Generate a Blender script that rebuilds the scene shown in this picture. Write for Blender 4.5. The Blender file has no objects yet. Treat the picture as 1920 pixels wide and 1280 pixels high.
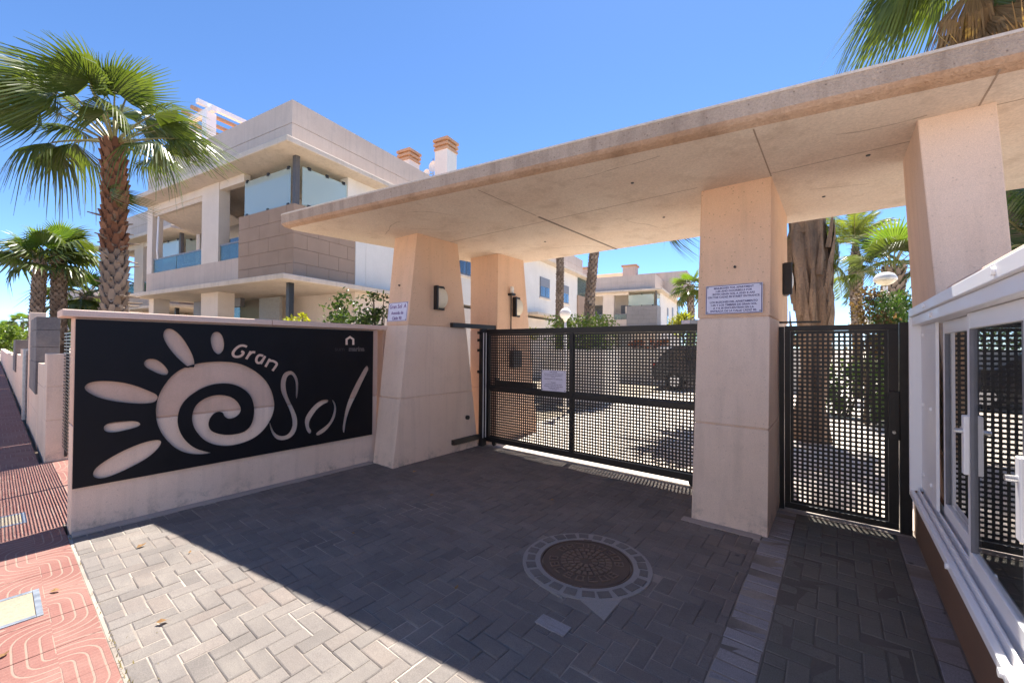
import bpy, math, random
import numpy as np
from mathutils import Vector, Matrix
random.seed(7); rng = random.Random(11)
PI = math.pi; R = math.radians
scene = bpy.context.scene
COL = scene.collection

# ---------------------------------------------------------------- camera
CAM_H = 1.58
def cam_axes(yaw, pit, rol):
    a, b, c = R(yaw), R(pit), R(rol)
    fw = Vector((-math.sin(a)*math.cos(b), math.cos(a)*math.cos(b), math.sin(b)))
    r0 = Vector((math.cos(a), math.sin(a), 0)); u0 = r0.cross(fw)
    r = r0*math.cos(c) + u0*math.sin(c); u = r.cross(fw)
    return r, u, fw
cr, cu, cf = cam_axes(38.3369, 0.74368, 0.4239)
cam = bpy.data.cameras.new('camera'); camo = bpy.data.objects.new('camera', cam); COL.objects.link(camo)
cam.sensor_width = 36; cam.lens = 769.92/1920*36; cam.clip_start = 0.05; cam.clip_end = 3000
camo.matrix_world = Matrix(((cr.x, cu.x, -cf.x, 0), (cr.y, cu.y, -cf.y, 0), (cr.z, cu.z, -cf.z, CAM_H), (0, 0, 0, 1)))
scene.camera = camo

# ---------------------------------------------------------------- sky, sun, exposure
SUN = Vector((-0.11, 0.465, 1.0)).normalized()
w = bpy.data.worlds.new('World'); scene.world = w; w.use_nodes = True
nt = w.node_tree; bg = nt.nodes['Background']
sky = nt.nodes.new('ShaderNodeTexSky'); sky.sky_type = 'NISHITA'; sky.sun_disc = False
sky.sun_elevation = math.asin(SUN.z); sky.sun_rotation = math.atan2(SUN.x, SUN.y)
sky.air_density = 0.5; sky.dust_density = 0.05; sky.ozone_density = 3.5; sky.altitude = 20
hs_ = nt.nodes.new('ShaderNodeHueSaturation'); hs_.inputs['Saturation'].default_value = 1.1
nt.links.new(sky.outputs[0], hs_.inputs['Color']); nt.links.new(hs_.outputs[0], bg.inputs[0]); bg.inputs[1].default_value = 0.108
sl = bpy.data.lights.new('sun', 'SUN'); sl.energy = 4.3; sl.angle = R(0.5); sl.color = (1.0, 0.935, 0.84)
so = bpy.data.objects.new('sun', sl); COL.objects.link(so); so.rotation_euler = (-SUN).to_track_quat('-Z', 'Y').to_euler()
scene.view_settings.view_transform = 'Standard'; scene.view_settings.look = 'None'
scene.view_settings.gamma = 1; scene.view_settings.use_curve_mapping = False
scene.view_settings.exposure = 1.70
scene.cycles.max_bounces = 10; scene.cycles.diffuse_bounces = 6; scene.cycles.transparent_max_bounces = 16
scene.cycles.use_denoising = True

# ---------------------------------------------------------------- materials
MATS = {}
def N(t, kind, **kw):
    n = t.nodes.new(kind)
    for k, v in kw.items(): setattr(n, k, v)
    return n
def mix_rgb(t, a, b, fac, blend='MIX'):
    m = N(t, 'ShaderNodeMix', data_type='RGBA', blend_type=blend)
    for s, v in ((m.inputs[0], fac), (m.inputs[6], a), (m.inputs[7], b)):
        if hasattr(v, 'is_linked') or isinstance(v, bpy.types.NodeSocket): t.links.new(v, s)
        elif isinstance(v, (int, float)): s.default_value = v
        else: s.default_value = (*v, 1)
    return m.outputs[2]
def ramp(t, src, a, b, lo=0.0, hi=1.0):
    m = N(t, 'ShaderNodeMapRange'); t.links.new(src, m.inputs[0])
    m.inputs[1].default_value = lo; m.inputs[2].default_value = hi; m.inputs[3].default_value = a; m.inputs[4].default_value = b
    return m.outputs[0]
def noise(t, co, scale, detail=4, rough=0.55):
    n = N(t, 'ShaderNodeTexNoise'); n.inputs['Scale'].default_value = scale
    n.inputs['Detail'].default_value = detail; n.inputs['Roughness'].default_value = rough
    t.links.new(co, n.inputs['Vector']); return n.outputs[0]
def base(name):
    m = bpy.data.materials.new(name); m.use_nodes = True; t = m.node_tree
    p = t.nodes['Principled BSDF']; MATS[name] = m
    return m, t, p
def wpos(t):
    return N(t, 'ShaderNodeNewGeometry').outputs['Position']
def rnd(t):
    o = N(t, 'ShaderNodeObjectInfo').outputs['Random']; g = N(t, 'ShaderNodeNewGeometry').outputs['Random Per Island']
    a = N(t, 'ShaderNodeMath', operation='ADD'); t.links.new(o, a.inputs[0]); t.links.new(g, a.inputs[1])
    f = N(t, 'ShaderNodeMath', operation='FRACT'); t.links.new(a.outputs[0], f.inputs[0]); return f.outputs[0]
def bump(t, p, src, strength, dist=0.01):
    b = N(t, 'ShaderNodeBump'); b.inputs['Strength'].default_value = strength; b.inputs['Distance'].default_value = dist
    t.links.new(src, b.inputs['Height']); t.links.new(b.outputs[0], p.inputs['Normal'])
def stucco(name, col, col2, rough=0.9, grain=260, gb=0.35, gd=0.004, stain=0.25, streak=0.0, speck=0.0, grime=0.0, stcol=(0.16, 0.12, 0.09)):
    m, t, p = base(name); co = wpos(t)
    c = mix_rgb(t, col, col2, ramp(t, noise(t, co, 1.3, 5), 0, 1, 0.35, 0.7))
    fine = noise(t, co, grain, 2, 0.7)
    g2 = ramp(t, fine, 0.86, 1.10, 0.3, 0.7)
    mm = N(t, 'ShaderNodeVectorMath', operation='SCALE'); t.links.new(c, mm.inputs[0]); t.links.new(g2, mm.inputs['Scale']); c = mm.outputs[0]
    if stain:
        s = ramp(t, noise(t, co, 3.1, 7, 0.7), 0, stain, 0.52, 0.78); c = mix_rgb(t, c, stcol, s)
    if streak:
        mp = N(t, 'ShaderNodeMapping'); mp.inputs['Scale'].default_value = (9, 9, 0.55); t.links.new(co, mp.inputs[0])
        s = ramp(t, noise(t, mp.outputs[0], 1.0, 5, 0.6), 0, streak, 0.5, 0.75); c = mix_rgb(t, c, stcol, s)
    if speck:
        v = N(t, 'ShaderNodeTexVoronoi'); v.inputs['Scale'].default_value = 22; t.links.new(co, v.inputs['Vector'])
        s = ramp(t, v.outputs['Distance'], speck, 0, 0.05, 0.16); c = mix_rgb(t, c, (0.12, 0.07, 0.045), s)
    if grime:                                                     # mould and splash dirt in patches along the foot of the stone
        sz = N(t, 'ShaderNodeSeparateXYZ'); t.links.new(co, sz.inputs[0])
        hz = ramp(t, sz.outputs[2], 1.0, 0.0, 0.0, 0.20)
        nz = ramp(t, noise(t, co, 4.5, 8, 0.8), 0, 1, 0.50, 0.66)
        mu = N(t, 'ShaderNodeMath', operation='MULTIPLY'); t.links.new(hz, mu.inputs[0]); t.links.new(nz, mu.inputs[1])
        m3 = N(t, 'ShaderNodeMath', operation='MULTIPLY'); t.links.new(mu.outputs[0], m3.inputs[0]); m3.inputs[1].default_value = grime
        c = mix_rgb(t, c, (0.10, 0.085, 0.07), m3.outputs[0])
    t.links.new(c, p.inputs['Base Color']); p.inputs['Roughness'].default_value = rough
    bump(t, p, fine, gb, gd); return m
def plain(name, col, rough=0.5, metal=0.0, var=0.12, scale=14, gb=0.05, spec=0.5):
    m, t, p = base(name); co = wpos(t); f = noise(t, co, scale, 5)
    c = mix_rgb(t, tuple(x*(1-var) for x in col), tuple(min(1, x*(1+var)) for x in col), ramp(t, f, 0, 1, 0.3, 0.7))
    t.links.new(c, p.inputs['Base Color']); p.inputs['Metallic'].default_value = metal
    p.inputs['Specular IOR Level'].default_value = spec
    t.links.new(ramp(t, f, max(0.02, rough-0.08), min(1, rough+0.08), 0.3, 0.7), p.inputs['Roughness'])
    if gb: bump(t, p, noise(t, co, scale*12, 2), gb, 0.003)
    return m
def glass(name, tint=(0.75, 0.9, 0.86), rough=0.02, trans=0.75, spec=1.0, refl=1.3):
    m, t, p = base(name); out = t.nodes['Material Output']
    tr = N(t, 'ShaderNodeBsdfTransparent'); tr.inputs[0].default_value = (*tint, 1)
    gl = N(t, 'ShaderNodeBsdfGlossy'); gl.inputs['Roughness'].default_value = rough; gl.inputs[0].default_value = (spec, spec, spec, 1)
    df = N(t, 'ShaderNodeBsdfDiffuse'); df.inputs[0].default_value = (*[x*0.8 for x in tint], 1)
    mx0 = N(t, 'ShaderNodeMixShader'); mx0.inputs[0].default_value = 1-trans
    t.links.new(tr.outputs[0], mx0.inputs[1]); t.links.new(df.outputs[0], mx0.inputs[2])
    fr = N(t, 'ShaderNodeFresnel'); fr.inputs[0].default_value = 1.5
    ad = N(t, 'ShaderNodeMath', operation='MULTIPLY_ADD'); ad.inputs[1].default_value = refl; ad.inputs[2].default_value = 0.03
    t.links.new(fr.outputs[0], ad.inputs[0])
    mx = N(t, 'ShaderNodeMixShader'); t.links.new(ad.outputs[0], mx.inputs[0])
    t.links.new(mx0.outputs[0], mx.inputs[1]); t.links.new(gl.outputs[0], mx.inputs[2]); t.links.new(mx.outputs[0], out.inputs[0])
    return m
def leafmat(name, a, b, rough=0.35, transl=0.35, spec=0.6):
    m, t, p = base(name); out = t.nodes['Material Output']
    c = mix_rgb(t, a, b, rnd(t)); co = wpos(t)
    c = mix_rgb(t, c, tuple(x*0.6 for x in a), ramp(t, noise(t, co, 3.0, 3), 0, 0.5, 0.4, 0.7))
    t.links.new(c, p.inputs['Base Color']); p.inputs['Roughness'].default_value = rough; p.inputs['Specular IOR Level'].default_value = spec
    tl = N(t, 'ShaderNodeBsdfTranslucent'); c2 = mix_rgb(t, c, (1.5, 1.6, 0.5), 1.0, 'MULTIPLY'); t.links.new(c2, tl.inputs[0])
    mx = N(t, 'ShaderNodeMixShader'); mx.inputs[0].default_value = transl
    t.links.new(p.outputs[0], mx.inputs[1]); t.links.new(tl.outputs[0], mx.inputs[2]); t.links.new(mx.outputs[0], out.inputs[0]); return m
def pavermat(name, cols, rough=0.85, dust=0.35):
    m, t, p = base(name); co = wpos(t); rr = rnd(t)
    c = mix_rgb(t, cols[0], cols[1], rr)
    r2 = N(t, 'ShaderNodeMath', operation='MULTIPLY'); t.links.new(rr, r2.inputs[0]); r2.inputs[1].default_value = 7.31
    r3 = N(t, 'ShaderNodeMath', operation='FRACT'); t.links.new(r2.outputs[0], r3.inputs[0])
    c = mix_rgb(t, c, cols[2], ramp(t, r3.outputs[0], 0, 0.6, 0.6, 1.0))
    c = mix_rgb(t, c, (0.31, 0.275, 0.235), ramp(t, noise(t, co, 2.3, 6, 0.65), 0, dust, 0.45, 0.75))
    mp = N(t, 'ShaderNodeMapping'); mp.inputs['Scale'].default_value = (8, 40, 8); t.links.new(co, mp.inputs[0])
    c = mix_rgb(t, c, (0.12, 0.105, 0.10), ramp(t, noise(t, mp.outputs[0], 1.0, 4, 0.65), 0, 0.5, 0.5, 0.8))
    c = mix_rgb(t, c, (0.05, 0.045, 0.045), ramp(t, noise(t, co, 0.9, 4, 0.6), 0, 0.35, 0.55, 0.75))
    vo = N(t, 'ShaderNodeTexVoronoi'); vo.inputs['Scale'].default_value = 2.6; t.links.new(co, vo.inputs['Vector'])   # gum and oil spots
    c = mix_rgb(t, c, (0.035, 0.033, 0.035), ramp(t, vo.outputs['Distance'], 0.75, 0.0, 0.025, 0.06))
    f = noise(t, co, 190, 3, 0.7)
    mm = N(t, 'ShaderNodeVectorMath', operation='SCALE'); t.links.new(c, mm.inputs[0]); t.links.new(ramp(t, f, 0.72, 1.28, 0.3, 0.7), mm.inputs['Scale'])
    t.links.new(mm.outputs[0], p.inputs['Base Color'])
    t.links.new(ramp(t, noise(t, co, 5, 4), rough-0.2, rough+0.05, 0.3, 0.7), p.inputs['Roughness'])
    bump(t, p, f, 0.5, 0.004); return m

M_PEACH = stucco('peach_stucco', (0.66, 0.45, 0.335), (0.71, 0.51, 0.40), stain=0.16, streak=0.14)
M_PEACHSP = stucco('peach_stone_upper', (0.78, 0.51, 0.335), (0.81, 0.56, 0.39), grain=190, stain=0.10, streak=0.12, speck=0.5)
M_PEACHLOW = stucco('pale_peach_stone', (0.80, 0.61, 0.475), (0.85, 0.67, 0.54), grain=190, stain=0.18, streak=0.22, speck=0.22, grime=0.6, stcol=(0.34, 0.25, 0.19))
M_COPING = stucco('coping_stone', (0.72, 0.52, 0.42), (0.76, 0.58, 0.48), stain=0.12)
M_CONC = stucco('canopy_concrete', (0.72, 0.595, 0.485), (0.78, 0.68, 0.57), grain=60, gb=0.25, stain=0.55, stcol=(0.40, 0.29, 0.20))
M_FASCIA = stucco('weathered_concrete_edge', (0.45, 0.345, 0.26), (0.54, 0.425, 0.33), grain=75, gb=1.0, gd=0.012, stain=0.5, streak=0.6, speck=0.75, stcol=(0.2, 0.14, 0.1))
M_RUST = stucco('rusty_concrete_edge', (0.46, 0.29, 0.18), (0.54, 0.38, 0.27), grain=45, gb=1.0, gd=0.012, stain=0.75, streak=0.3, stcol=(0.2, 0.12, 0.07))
M_GRAVEL = stucco('roof_gravel', (0.62, 0.55, 0.47), (0.7, 0.62, 0.54), grain=40, gb=1)
M_BLACK = plain('black_metal', (0.012, 0.012, 0.014), 0.42, 0.0, 0.3, 30)
M_GATE = plain('gate_black_paint', (0.012, 0.011, 0.012), 0.45, 0.0, 0.25, 30)
M_BOARD = plain('board_black', (0.006, 0.006, 0.008), 0.55, 0.0, 0.3, 8, spec=0.25)
M_ALU = plain('white_aluminium', (0.90, 0.88, 0.87), 0.36, 0.0, 0.012, 3, 0.0)
M_ALUG = plain('grey_seal', (0.18, 0.18, 0.2), 0.5, 0.0, 0.1)
M_STEEL = plain('brushed_steel', (0.55, 0.55, 0.56), 0.3, 0.9, 0.1, 40)
M_GALV = plain('galvanised_steel', (0.30, 0.33, 0.37), 0.45, 0.6, 0.2, 20)
M_BROWN = stucco('brown_render', (0.21, 0.115, 0.07), (0.25, 0.145, 0.09), stain=0.2, streak=0.15)
M_WHITE = stucco('white_render', (0.76, 0.715, 0.65), (0.82, 0.775, 0.71), grain=120, gb=0.15, stain=0.06, streak=0.05)
M_CREAM = stucco('cream_render', (0.72, 0.62, 0.52), (0.78, 0.68, 0.58), grain=120, gb=0.15, stain=0.06, streak=0.05)
M_PINKW = stucco('pinkish_render', (0.55, 0.445, 0.375), (0.61, 0.50, 0.425), grain=120, gb=0.15, stain=0.25, streak=0.34, stcol=(0.32, 0.265, 0.235))
M_SLAB = stucco('eaves_concrete', (0.62, 0.53, 0.43), (0.7, 0.6, 0.5), grain=90, gb=0.4, stain=0.3, streak=0.3, stcol=(0.28, 0.22, 0.17))
M_CLAD = stucco('brown_clad_stone', (0.36, 0.25, 0.18), (0.42, 0.295, 0.215), grain=200, gb=0.2, stain=0.12)
M_CLADG = stucco('grey_clad_stone', (0.24, 0.225, 0.22), (0.29, 0.27, 0.26), grain=200, gb=0.2, stain=0.12)
M_SLATE = stucco('slate_stone', (0.14, 0.13, 0.135), (0.22, 0.20, 0.195), grain=35, gb=1.0, stain=0.5, stcol=(0.3, 0.25, 0.21))
M_TERRA = stucco('terracotta', (0.52, 0.30, 0.17), (0.58, 0.36, 0.22), grain=80)
M_GLASSG = glass('green_glass', (0.86, 0.97, 0.92), 0.05, 0.62, 1.0, 0.5)
M_GLASSB = glass('blue_glass', (0.42, 0.56, 0.55), 0.02, 0.85, 0.9, 0.6)
M_PANE = glass('window_pane', (0.30, 0.36, 0.40), 0.015, 0.85)
M_CLEAR = glass('clear_glass', (0.86, 0.90, 0.89), 0.01, 0.97)
M_SHUT = plain('grey_shutter', (0.22, 0.22, 0.235), 0.5, 0, 0.1)
M_DARKIN = plain('dark_interior', (0.05, 0.045, 0.042), 0.8)
M_FABRIC = plain('cream_fabric', (0.66, 0.55, 0.44), 0.9)
M_SIGNW = plain('white_sign', (0.72, 0.70, 0.82), 0.35, 0, 0.05)
M_TEXT = plain('sign_lettering', (0.06, 0.045, 0.16), 0.5)
M_TEXTP = plain('purple_lettering', (0.17, 0.075, 0.24), 0.5)
M_LAMPG = plain('lamp_diffuser', (0.74, 0.66, 0.50), 0.35, 0, 0.05)
M_GLOBE = plain('white_globe', (0.8, 0.79, 0.76), 0.12, 0, 0.03, gb=0)
M_IRON = stucco('rusty_cast_iron', (0.085, 0.058, 0.045), (0.13, 0.085, 0.06), rough=0.7, grain=150, gb=0.6, stain=0.5, stcol=(0.04, 0.03, 0.028))
M_MORTAR = stucco('mortar', (0.26, 0.24, 0.225), (0.34, 0.31, 0.285), grain=160, gb=0.4, stain=0.2)
M_LID = stucco('concrete_lid', (0.25, 0.215, 0.155), (0.31, 0.265, 0.20), grain=70, gb=0.6, stain=0.5, stcol=(0.4, 0.26, 0.15))
M_KERB = stucco('kerb_concrete', (0.36, 0.31, 0.28), (0.43, 0.37, 0.33), stain=0.25)
M_PAVER = pavermat('grey_paver', ((0.128, 0.113, 0.104), (0.170, 0.150, 0.137), (0.185, 0.148, 0.128)), dust=0.35)
M_PAVERF = pavermat('path_paver', ((0.13, 0.125, 0.105), (0.165, 0.155, 0.13), (0.155, 0.14, 0.12)), dust=0.15)
M_PAVERB = pavermat('border_paver', ((0.24, 0.23, 0.24), (0.30, 0.285, 0.29), (0.29, 0.245, 0.23)), dust=0.3)
M_BED = stucco('joint_sand', (0.10, 0.085, 0.075), (0.45, 0.39, 0.33), grain=150, gb=0.5, stain=0.5, stcol=(0.08, 0.065, 0.055))
M_BEDD = stucco('dark_joint_sand', (0.10, 0.09, 0.075), (0.16, 0.14, 0.12), grain=150, gb=0.5, stain=0.3)
M_DRIVE = stucco('pale_drive', (0.64, 0.56, 0.48), (0.72, 0.64, 0.56), grain=60, gb=0.4, stain=0.2)
M_GROUND = stucco('dusty_ground', (0.36, 0.30, 0.23), (0.44, 0.37, 0.29), grain=20, gb=0.6, stain=0.3)
M_ASPH = stucco('sun_bleached_asphalt', (0.13, 0.125, 0.12), (0.17, 0.16, 0.15), grain=90, gb=0.8)
M_TRUNK = stucco('palm_bark', (0.10, 0.062, 0.042), (0.17, 0.115, 0.08), grain=60, gb=1.0, stain=0.5, stcol=(0.05, 0.032, 0.025))
M_BOOT = leafmat('palm_leaf_bases', (0.20, 0.145, 0.105), (0.34, 0.27, 0.215), 0.8, 0.0, 0.2)
M_BOOT2 = leafmat('red_brown_leaf_bases', (0.17, 0.072, 0.038), (0.28, 0.14, 0.08), 0.8, 0.0, 0.2)
M_PHX = stucco('grey_bark', (0.28, 0.18, 0.11), (0.42, 0.29, 0.19), grain=30, gb=1.0, gd=0.02, stain=0.7, streak=0.75, stcol=(0.06, 0.045, 0.038))
M_FAN = leafmat('fan_leaf', (0.075, 0.105, 0.026), (0.135, 0.165, 0.045), 0.30, 0.32)
M_FANO = leafmat('olive_fan_leaf', (0.075, 0.075, 0.024), (0.15, 0.12, 0.045), 0.45, 0.3)
M_FANY = leafmat('fan_leaf_young', (0.12, 0.19, 0.03), (0.17, 0.24, 0.05), 0.32, 0.42)
M_STEMP = plain('palm_petiole', (0.22, 0.20, 0.075), 0.4)
M_DEAD = leafmat('dead_leaf', (0.22, 0.125, 0.06), (0.36, 0.22, 0.11), 0.75, 0.25, 0.2)
M_FEA = leafmat('feather_leaf', (0.12, 0.155, 0.03), (0.21, 0.22, 0.06), 0.35, 0.45)
M_FEAD = leafmat('dark_feather_leaf', (0.03, 0.055, 0.015), (0.055, 0.08, 0.025), 0.35, 0.25)
M_BUSH = leafmat('shrub_leaf', (0.04, 0.075, 0.018), (0.085, 0.13, 0.03), 0.4, 0.35)
M_HEDGE = leafmat('hedge_leaf', (0.09, 0.15, 0.022), (0.19, 0.24, 0.04), 0.45, 0.42)
M_WEED = leafmat('dry_weed', (0.20, 0.16, 0.06), (0.30, 0.24, 0.10), 0.7, 0.2)
M_YEL = leafmat('yellow_leaf', (0.26, 0.27, 0.03), (0.38, 0.36, 0.05), 0.45, 0.4)
M_CONI = leafmat('conifer_leaf', (0.045, 0.10, 0.018), (0.09, 0.15, 0.03), 0.5, 0.3)
M_IVY = leafmat('reddish_leaf', (0.12, 0.085, 0.04), (0.2, 0.11, 0.06), 0.45, 0.3)
M_TWIG = plain('twig_bark', (0.10, 0.075, 0.05), 0.8)
M_CAR = plain('dark_car_paint', (0.012, 0.014, 0.024), 0.12, 0, 0.1, gb=0)
M_CARG = plain('car_window', (0.01, 0.012, 0.014), 0.04, 0, 0.1, gb=0)
M_TYRE = plain('rubber_tyre', (0.015, 0.015, 0.016), 0.8)
M_RED = plain('red_lens', (0.35, 0.01, 0.01), 0.2)
M_SILV = plain('silver_paint', (0.6, 0.61, 0.63), 0.25, 0.3, 0.05, gb=0)

def tilemat():                                                   # red street tile with raised cream contour lines
    m, t, p = base('red_street_tile'); co = wpos(t)
    sx = N(t, 'ShaderNodeSeparateXYZ'); t.links.new(co, sx.inputs[0])
    def mth(op, a, b=None, c=None):
        n = N(t, 'ShaderNodeMath', operation=op)
        for i, v in enumerate((a, b, c)):
            if v is None: continue
            if isinstance(v, (int, float)): n.inputs[i].default_value = v
            else: t.links.new(v, n.inputs[i])
        return n.outputs[0]
    x, y = sx.outputs[0], sx.outputs[1]
    yy = mth('ADD', y, 3.9-0.227)                                 # lobes either side of an axis, offset by half a period
    row = mth('FLOOR', mth('DIVIDE', yy, 0.39))
    d = mth('PINGPONG', yy, 0.39)
    lx = mth('PINGPONG', mth('ADD', x, mth('ADD', 73.0+3.6, mth('MULTIPLY', mth('MODULO', row, 2.0), 0.365))), 0.365)
    e = mth('MAXIMUM', 0.0, mth('SUBTRACT', lx, 0.10))
    F = mth('POWER', mth('ADD', mth('POWER', d, 2.6), mth('POWER', mth('MULTIPLY', e, 1.0), 2.6)), 1/2.6)
    wob = mth('MULTIPLY', mth('SUBTRACT', noise(t, co, 9, 2), 0.5), 0.004)
    fr = mth('ABSOLUTE', mth('SUBTRACT', mth('FRACT', mth('DIVIDE', mth('ADD', F, wob), 0.0485)), 0.5))
    line = ramp(t, fr, 0, 1, 0.385, 0.44)
    rib = ramp(t, mth('ABSOLUTE', mth('SUBTRACT', mth('FRACT', mth('DIVIDE', x, 0.03)), 0.5)), 0, 1, 0.38, 0.46)
    c = mix_rgb(t, (0.165, 0.068, 0.056), (0.22, 0.094, 0.078), noise(t, co, 4, 5))
    c = mix_rgb(t, c, (0.28, 0.15, 0.118), mth('MULTIPLY', rib, 0.35))
    c = mix_rgb(t, c, (0.29, 0.20, 0.158), mth('MULTIPLY', line, 0.8))
    c = mix_rgb(t, c, (0.30, 0.195, 0.16), ramp(t, noise(t, co, 1.6, 6, 0.7), 0, 0.55, 0.45, 0.75))
    f = noise(t, co, 150, 3, 0.7)
    mm = N(t, 'ShaderNodeVectorMath', operation='SCALE'); t.links.new(c, mm.inputs[0]); t.links.new(ramp(t, f, 0.85, 1.15, 0.3, 0.7), mm.inputs['Scale'])
    t.links.new(mm.outputs[0], p.inputs['Base Color']); p.inputs['Roughness'].default_value = 0.85
    h = mth('ADD', mth('MULTIPLY', line, -0.8), mth('MULTIPLY', rib, -0.25)); h = mth('ADD', h, mth('MULTIPLY', f, 0.2))
    bump(t, p, h, 0.6, 0.004); return m
M_TILE = tilemat()

# ---------------------------------------------------------------- mesh helpers
WM = {}
def wmat(o): return WM.get(o.name, Matrix.Identity(4)) if o else Matrix.Identity(4)
class MB:
    def __init__(s): s.v = []; s.f = []; s.mi = []
    def add(s, vs, fs, k=0):
        o = len(s.v); s.v += [tuple(x) for x in vs]; s.f += [tuple(i+o for i in f) for f in fs]; s.mi += [k]*len(fs); return s
    def box(s, x0, x1, y0, y1, z0, z1, k=0):
        if x0 > x1: x0, x1 = x1, x0
        if y0 > y1: y0, y1 = y1, y0
        v = [(x0,y0,z0),(x1,y0,z0),(x1,y1,z0),(x0,y1,z0),(x0,y0,z1),(x1,y0,z1),(x1,y1,z1),(x0,y1,z1)]
        return s.add(v, [(0,3,2,1),(4,5,6,7),(0,1,5,4),(1,2,6,5),(2,3,7,6),(3,0,4,7)], k)
    def frustum(s, a, b, z0, z1, k=0):                            # a, b = (x0,x1,y0,y1) at z0, z1
        v = [(a[0],a[2],z0),(a[1],a[2],z0),(a[1],a[3],z0),(a[0],a[3],z0),(b[0],b[2],z1),(b[1],b[2],z1),(b[1],b[3],z1),(b[0],b[3],z1)]
        return s.add(v, [(0,3,2,1),(4,5,6,7),(0,1,5,4),(1,2,6,5),(2,3,7,6),(3,0,4,7)], k)
    def slab(s, poly, z0, z1, poly0=None, k=0):                   # ccw outline
        n = len(poly); p0 = poly0 or poly
        v = [(x,y,z0) for x,y in p0] + [(x,y,z1) for x,y in poly]
        f = [tuple(range(n-1,-1,-1)), tuple(range(n,2*n))] + [(i,(i+1)%n,n+(i+1)%n,n+i) for i in range(n)]
        return s.add(v, f, k)
    def tube(s, pts, rad, n=8, cap=True, k=0):
        pts = [Vector(p) for p in pts]; m = len(pts)
        if isinstance(rad, (int, float)): rad = [rad]*m
        rings = []; prev = None
        for i in range(m):
            d = (pts[min(i+1,m-1)]-pts[max(i-1,0)]).normalized()
            a = prev if prev is not None else (Vector((0,0,1)) if abs(d.z) < 0.9 else Vector((1,0,0)))
            x = (a - d*a.dot(d)).normalized() if abs(a.dot(d)) < 0.999 else d.orthogonal().normalized()
            prev = x; y = d.cross(x)
            rings.append([pts[i] + (x*math.cos(2*PI*j/n)+y*math.sin(2*PI*j/n))*rad[i] for j in range(n)])
        v = [p for r_ in rings for p in r_]; f = []
        for i in range(m-1):
            for j in range(n): f.append((i*n+j, i*n+(j+1)%n, (i+1)*n+(j+1)%n, (i+1)*n+j))
        if cap: f += [tuple(range(n-1,-1,-1)), tuple((m-1)*n+j for j in range(n))]
        return s.add(v, f, k)
    def lathe(s, c, prof, n=24, k=0):                             # prof = [(r,z)...] bottom to top
        m = len(prof); v = [(c[0]+r_*math.cos(2*PI*j/n), c[1]+r_*math.sin(2*PI*j/n), c[2]+z) for r_, z in prof for j in range(n)]
        f = [(i*n+j, i*n+(j+1)%n, (i+1)*n+(j+1)%n, (i+1)*n+j) for i in range(m-1) for j in range(n)]
        f += [tuple(range(n-1,-1,-1)), tuple((m-1)*n+j for j in range(n))]
        return s.add(v, f, k)
    def mesh(s, name, mats, inv=None):
        me = bpy.data.meshes.new(name)
        vs = s.v if inv is None else [tuple(inv @ Vector(p)) for p in s.v]
        me.from_pydata(vs, [], s.f)
        for m in (mats if isinstance(mats, (list, tuple)) else [mats]): me.materials.append(m)
        if any(s.mi): me.polygons.foreach_set('material_index', s.mi)
        me.update(); return me
    def build(s, name, mats, parent=None, world=True, smooth=False, bevel=0.0, kind=None, seg=2):
        inv = wmat(parent).inverted() if (parent and world) else None
        o = bpy.data.objects.new(name, s.mesh(name, mats, inv)); COL.objects.link(o)
        if parent: o.parent = parent; WM[o.name] = wmat(parent)
        if smooth:
            for p in o.data.polygons: p.use_smooth = True
        if bevel:
            b = o.modifiers.new('edge', 'BEVEL'); b.width = bevel; b.segments = seg; b.limit_method = 'ANGLE'
        if kind: o['kind'] = kind
        return o
def tag(o, label, cat, group=None):
    o['label'] = label; o['category'] = cat
    if group: o['group'] = group
    return o
def thing(name, label, cat, loc=(0,0,0), rz=0.0, group=None):
    o = bpy.data.objects.new(name, None); COL.objects.link(o); o.location = loc; o.rotation_euler = (0, 0, rz)
    o.empty_display_size = 0.2
    WM[o.name] = Matrix.Translation(loc) @ Matrix.Rotation(rz, 4, 'Z'); return tag(o, label, cat, group)
def inst(name, me, parent, mat4=None, loc=None):
    o = bpy.data.objects.new(name, me); COL.objects.link(o); o.parent = parent
    if mat4 is not None: o.matrix_local = mat4
    if loc is not None: o.location = loc
    WM[o.name] = wmat(parent); return o
def dup(root, label, loc, rz, scale=1.0, group=None):
    c = root.copy(); COL.objects.link(c); c.location = loc; c.rotation_euler = (0, 0, rz); c.scale = (scale,)*3; c['label'] = label
    if group: c['group'] = group
    for ch in list(root.children):
        d = ch.copy(); COL.objects.link(d); d.parent = c
        for g in list(ch.children):
            e = g.copy(); COL.objects.link(e); e.parent = d
    return c
def struct(mb, name, mat, parent=None, **kw):
    return mb.build(name, mat, parent, kind='structure' if not parent else None, **kw)
def fill_curve(name, outlines, depth, mat, parent, frame, bev=0.0):
    """flat outlines with holes, filled and given thickness; frame maps (a,b,c) to the world"""
    cu_ = bpy.data.curves.new(name, 'CURVE'); cu_.dimensions = '2D'; cu_.fill_mode = 'BOTH'; cu_.extrude = depth/2
    for pts in outlines:
        sp = cu_.splines.new('POLY'); sp.points.add(len(pts)-1); sp.use_cyclic_u = True
        for q, (a, b) in zip(sp.points, pts): q.co = (a, b, 0, 1)
    tmp = bpy.data.objects.new('tmp', cu_); COL.objects.link(tmp)
    me = bpy.data.meshes.new_from_object(tmp.evaluated_get(bpy.context.evaluated_depsgraph_get()))
    bpy.data.objects.remove(tmp); bpy.data.curves.remove(cu_)
    me.name = name; me.materials.clear(); me.materials.append(mat); me.transform(frame)
    if parent: me.transform(wmat(parent).inverted())
    o = bpy.data.objects.new(name, me); COL.objects.link(o)
    if parent: o.parent = parent; WM[o.name] = wmat(parent)
    return o
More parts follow.
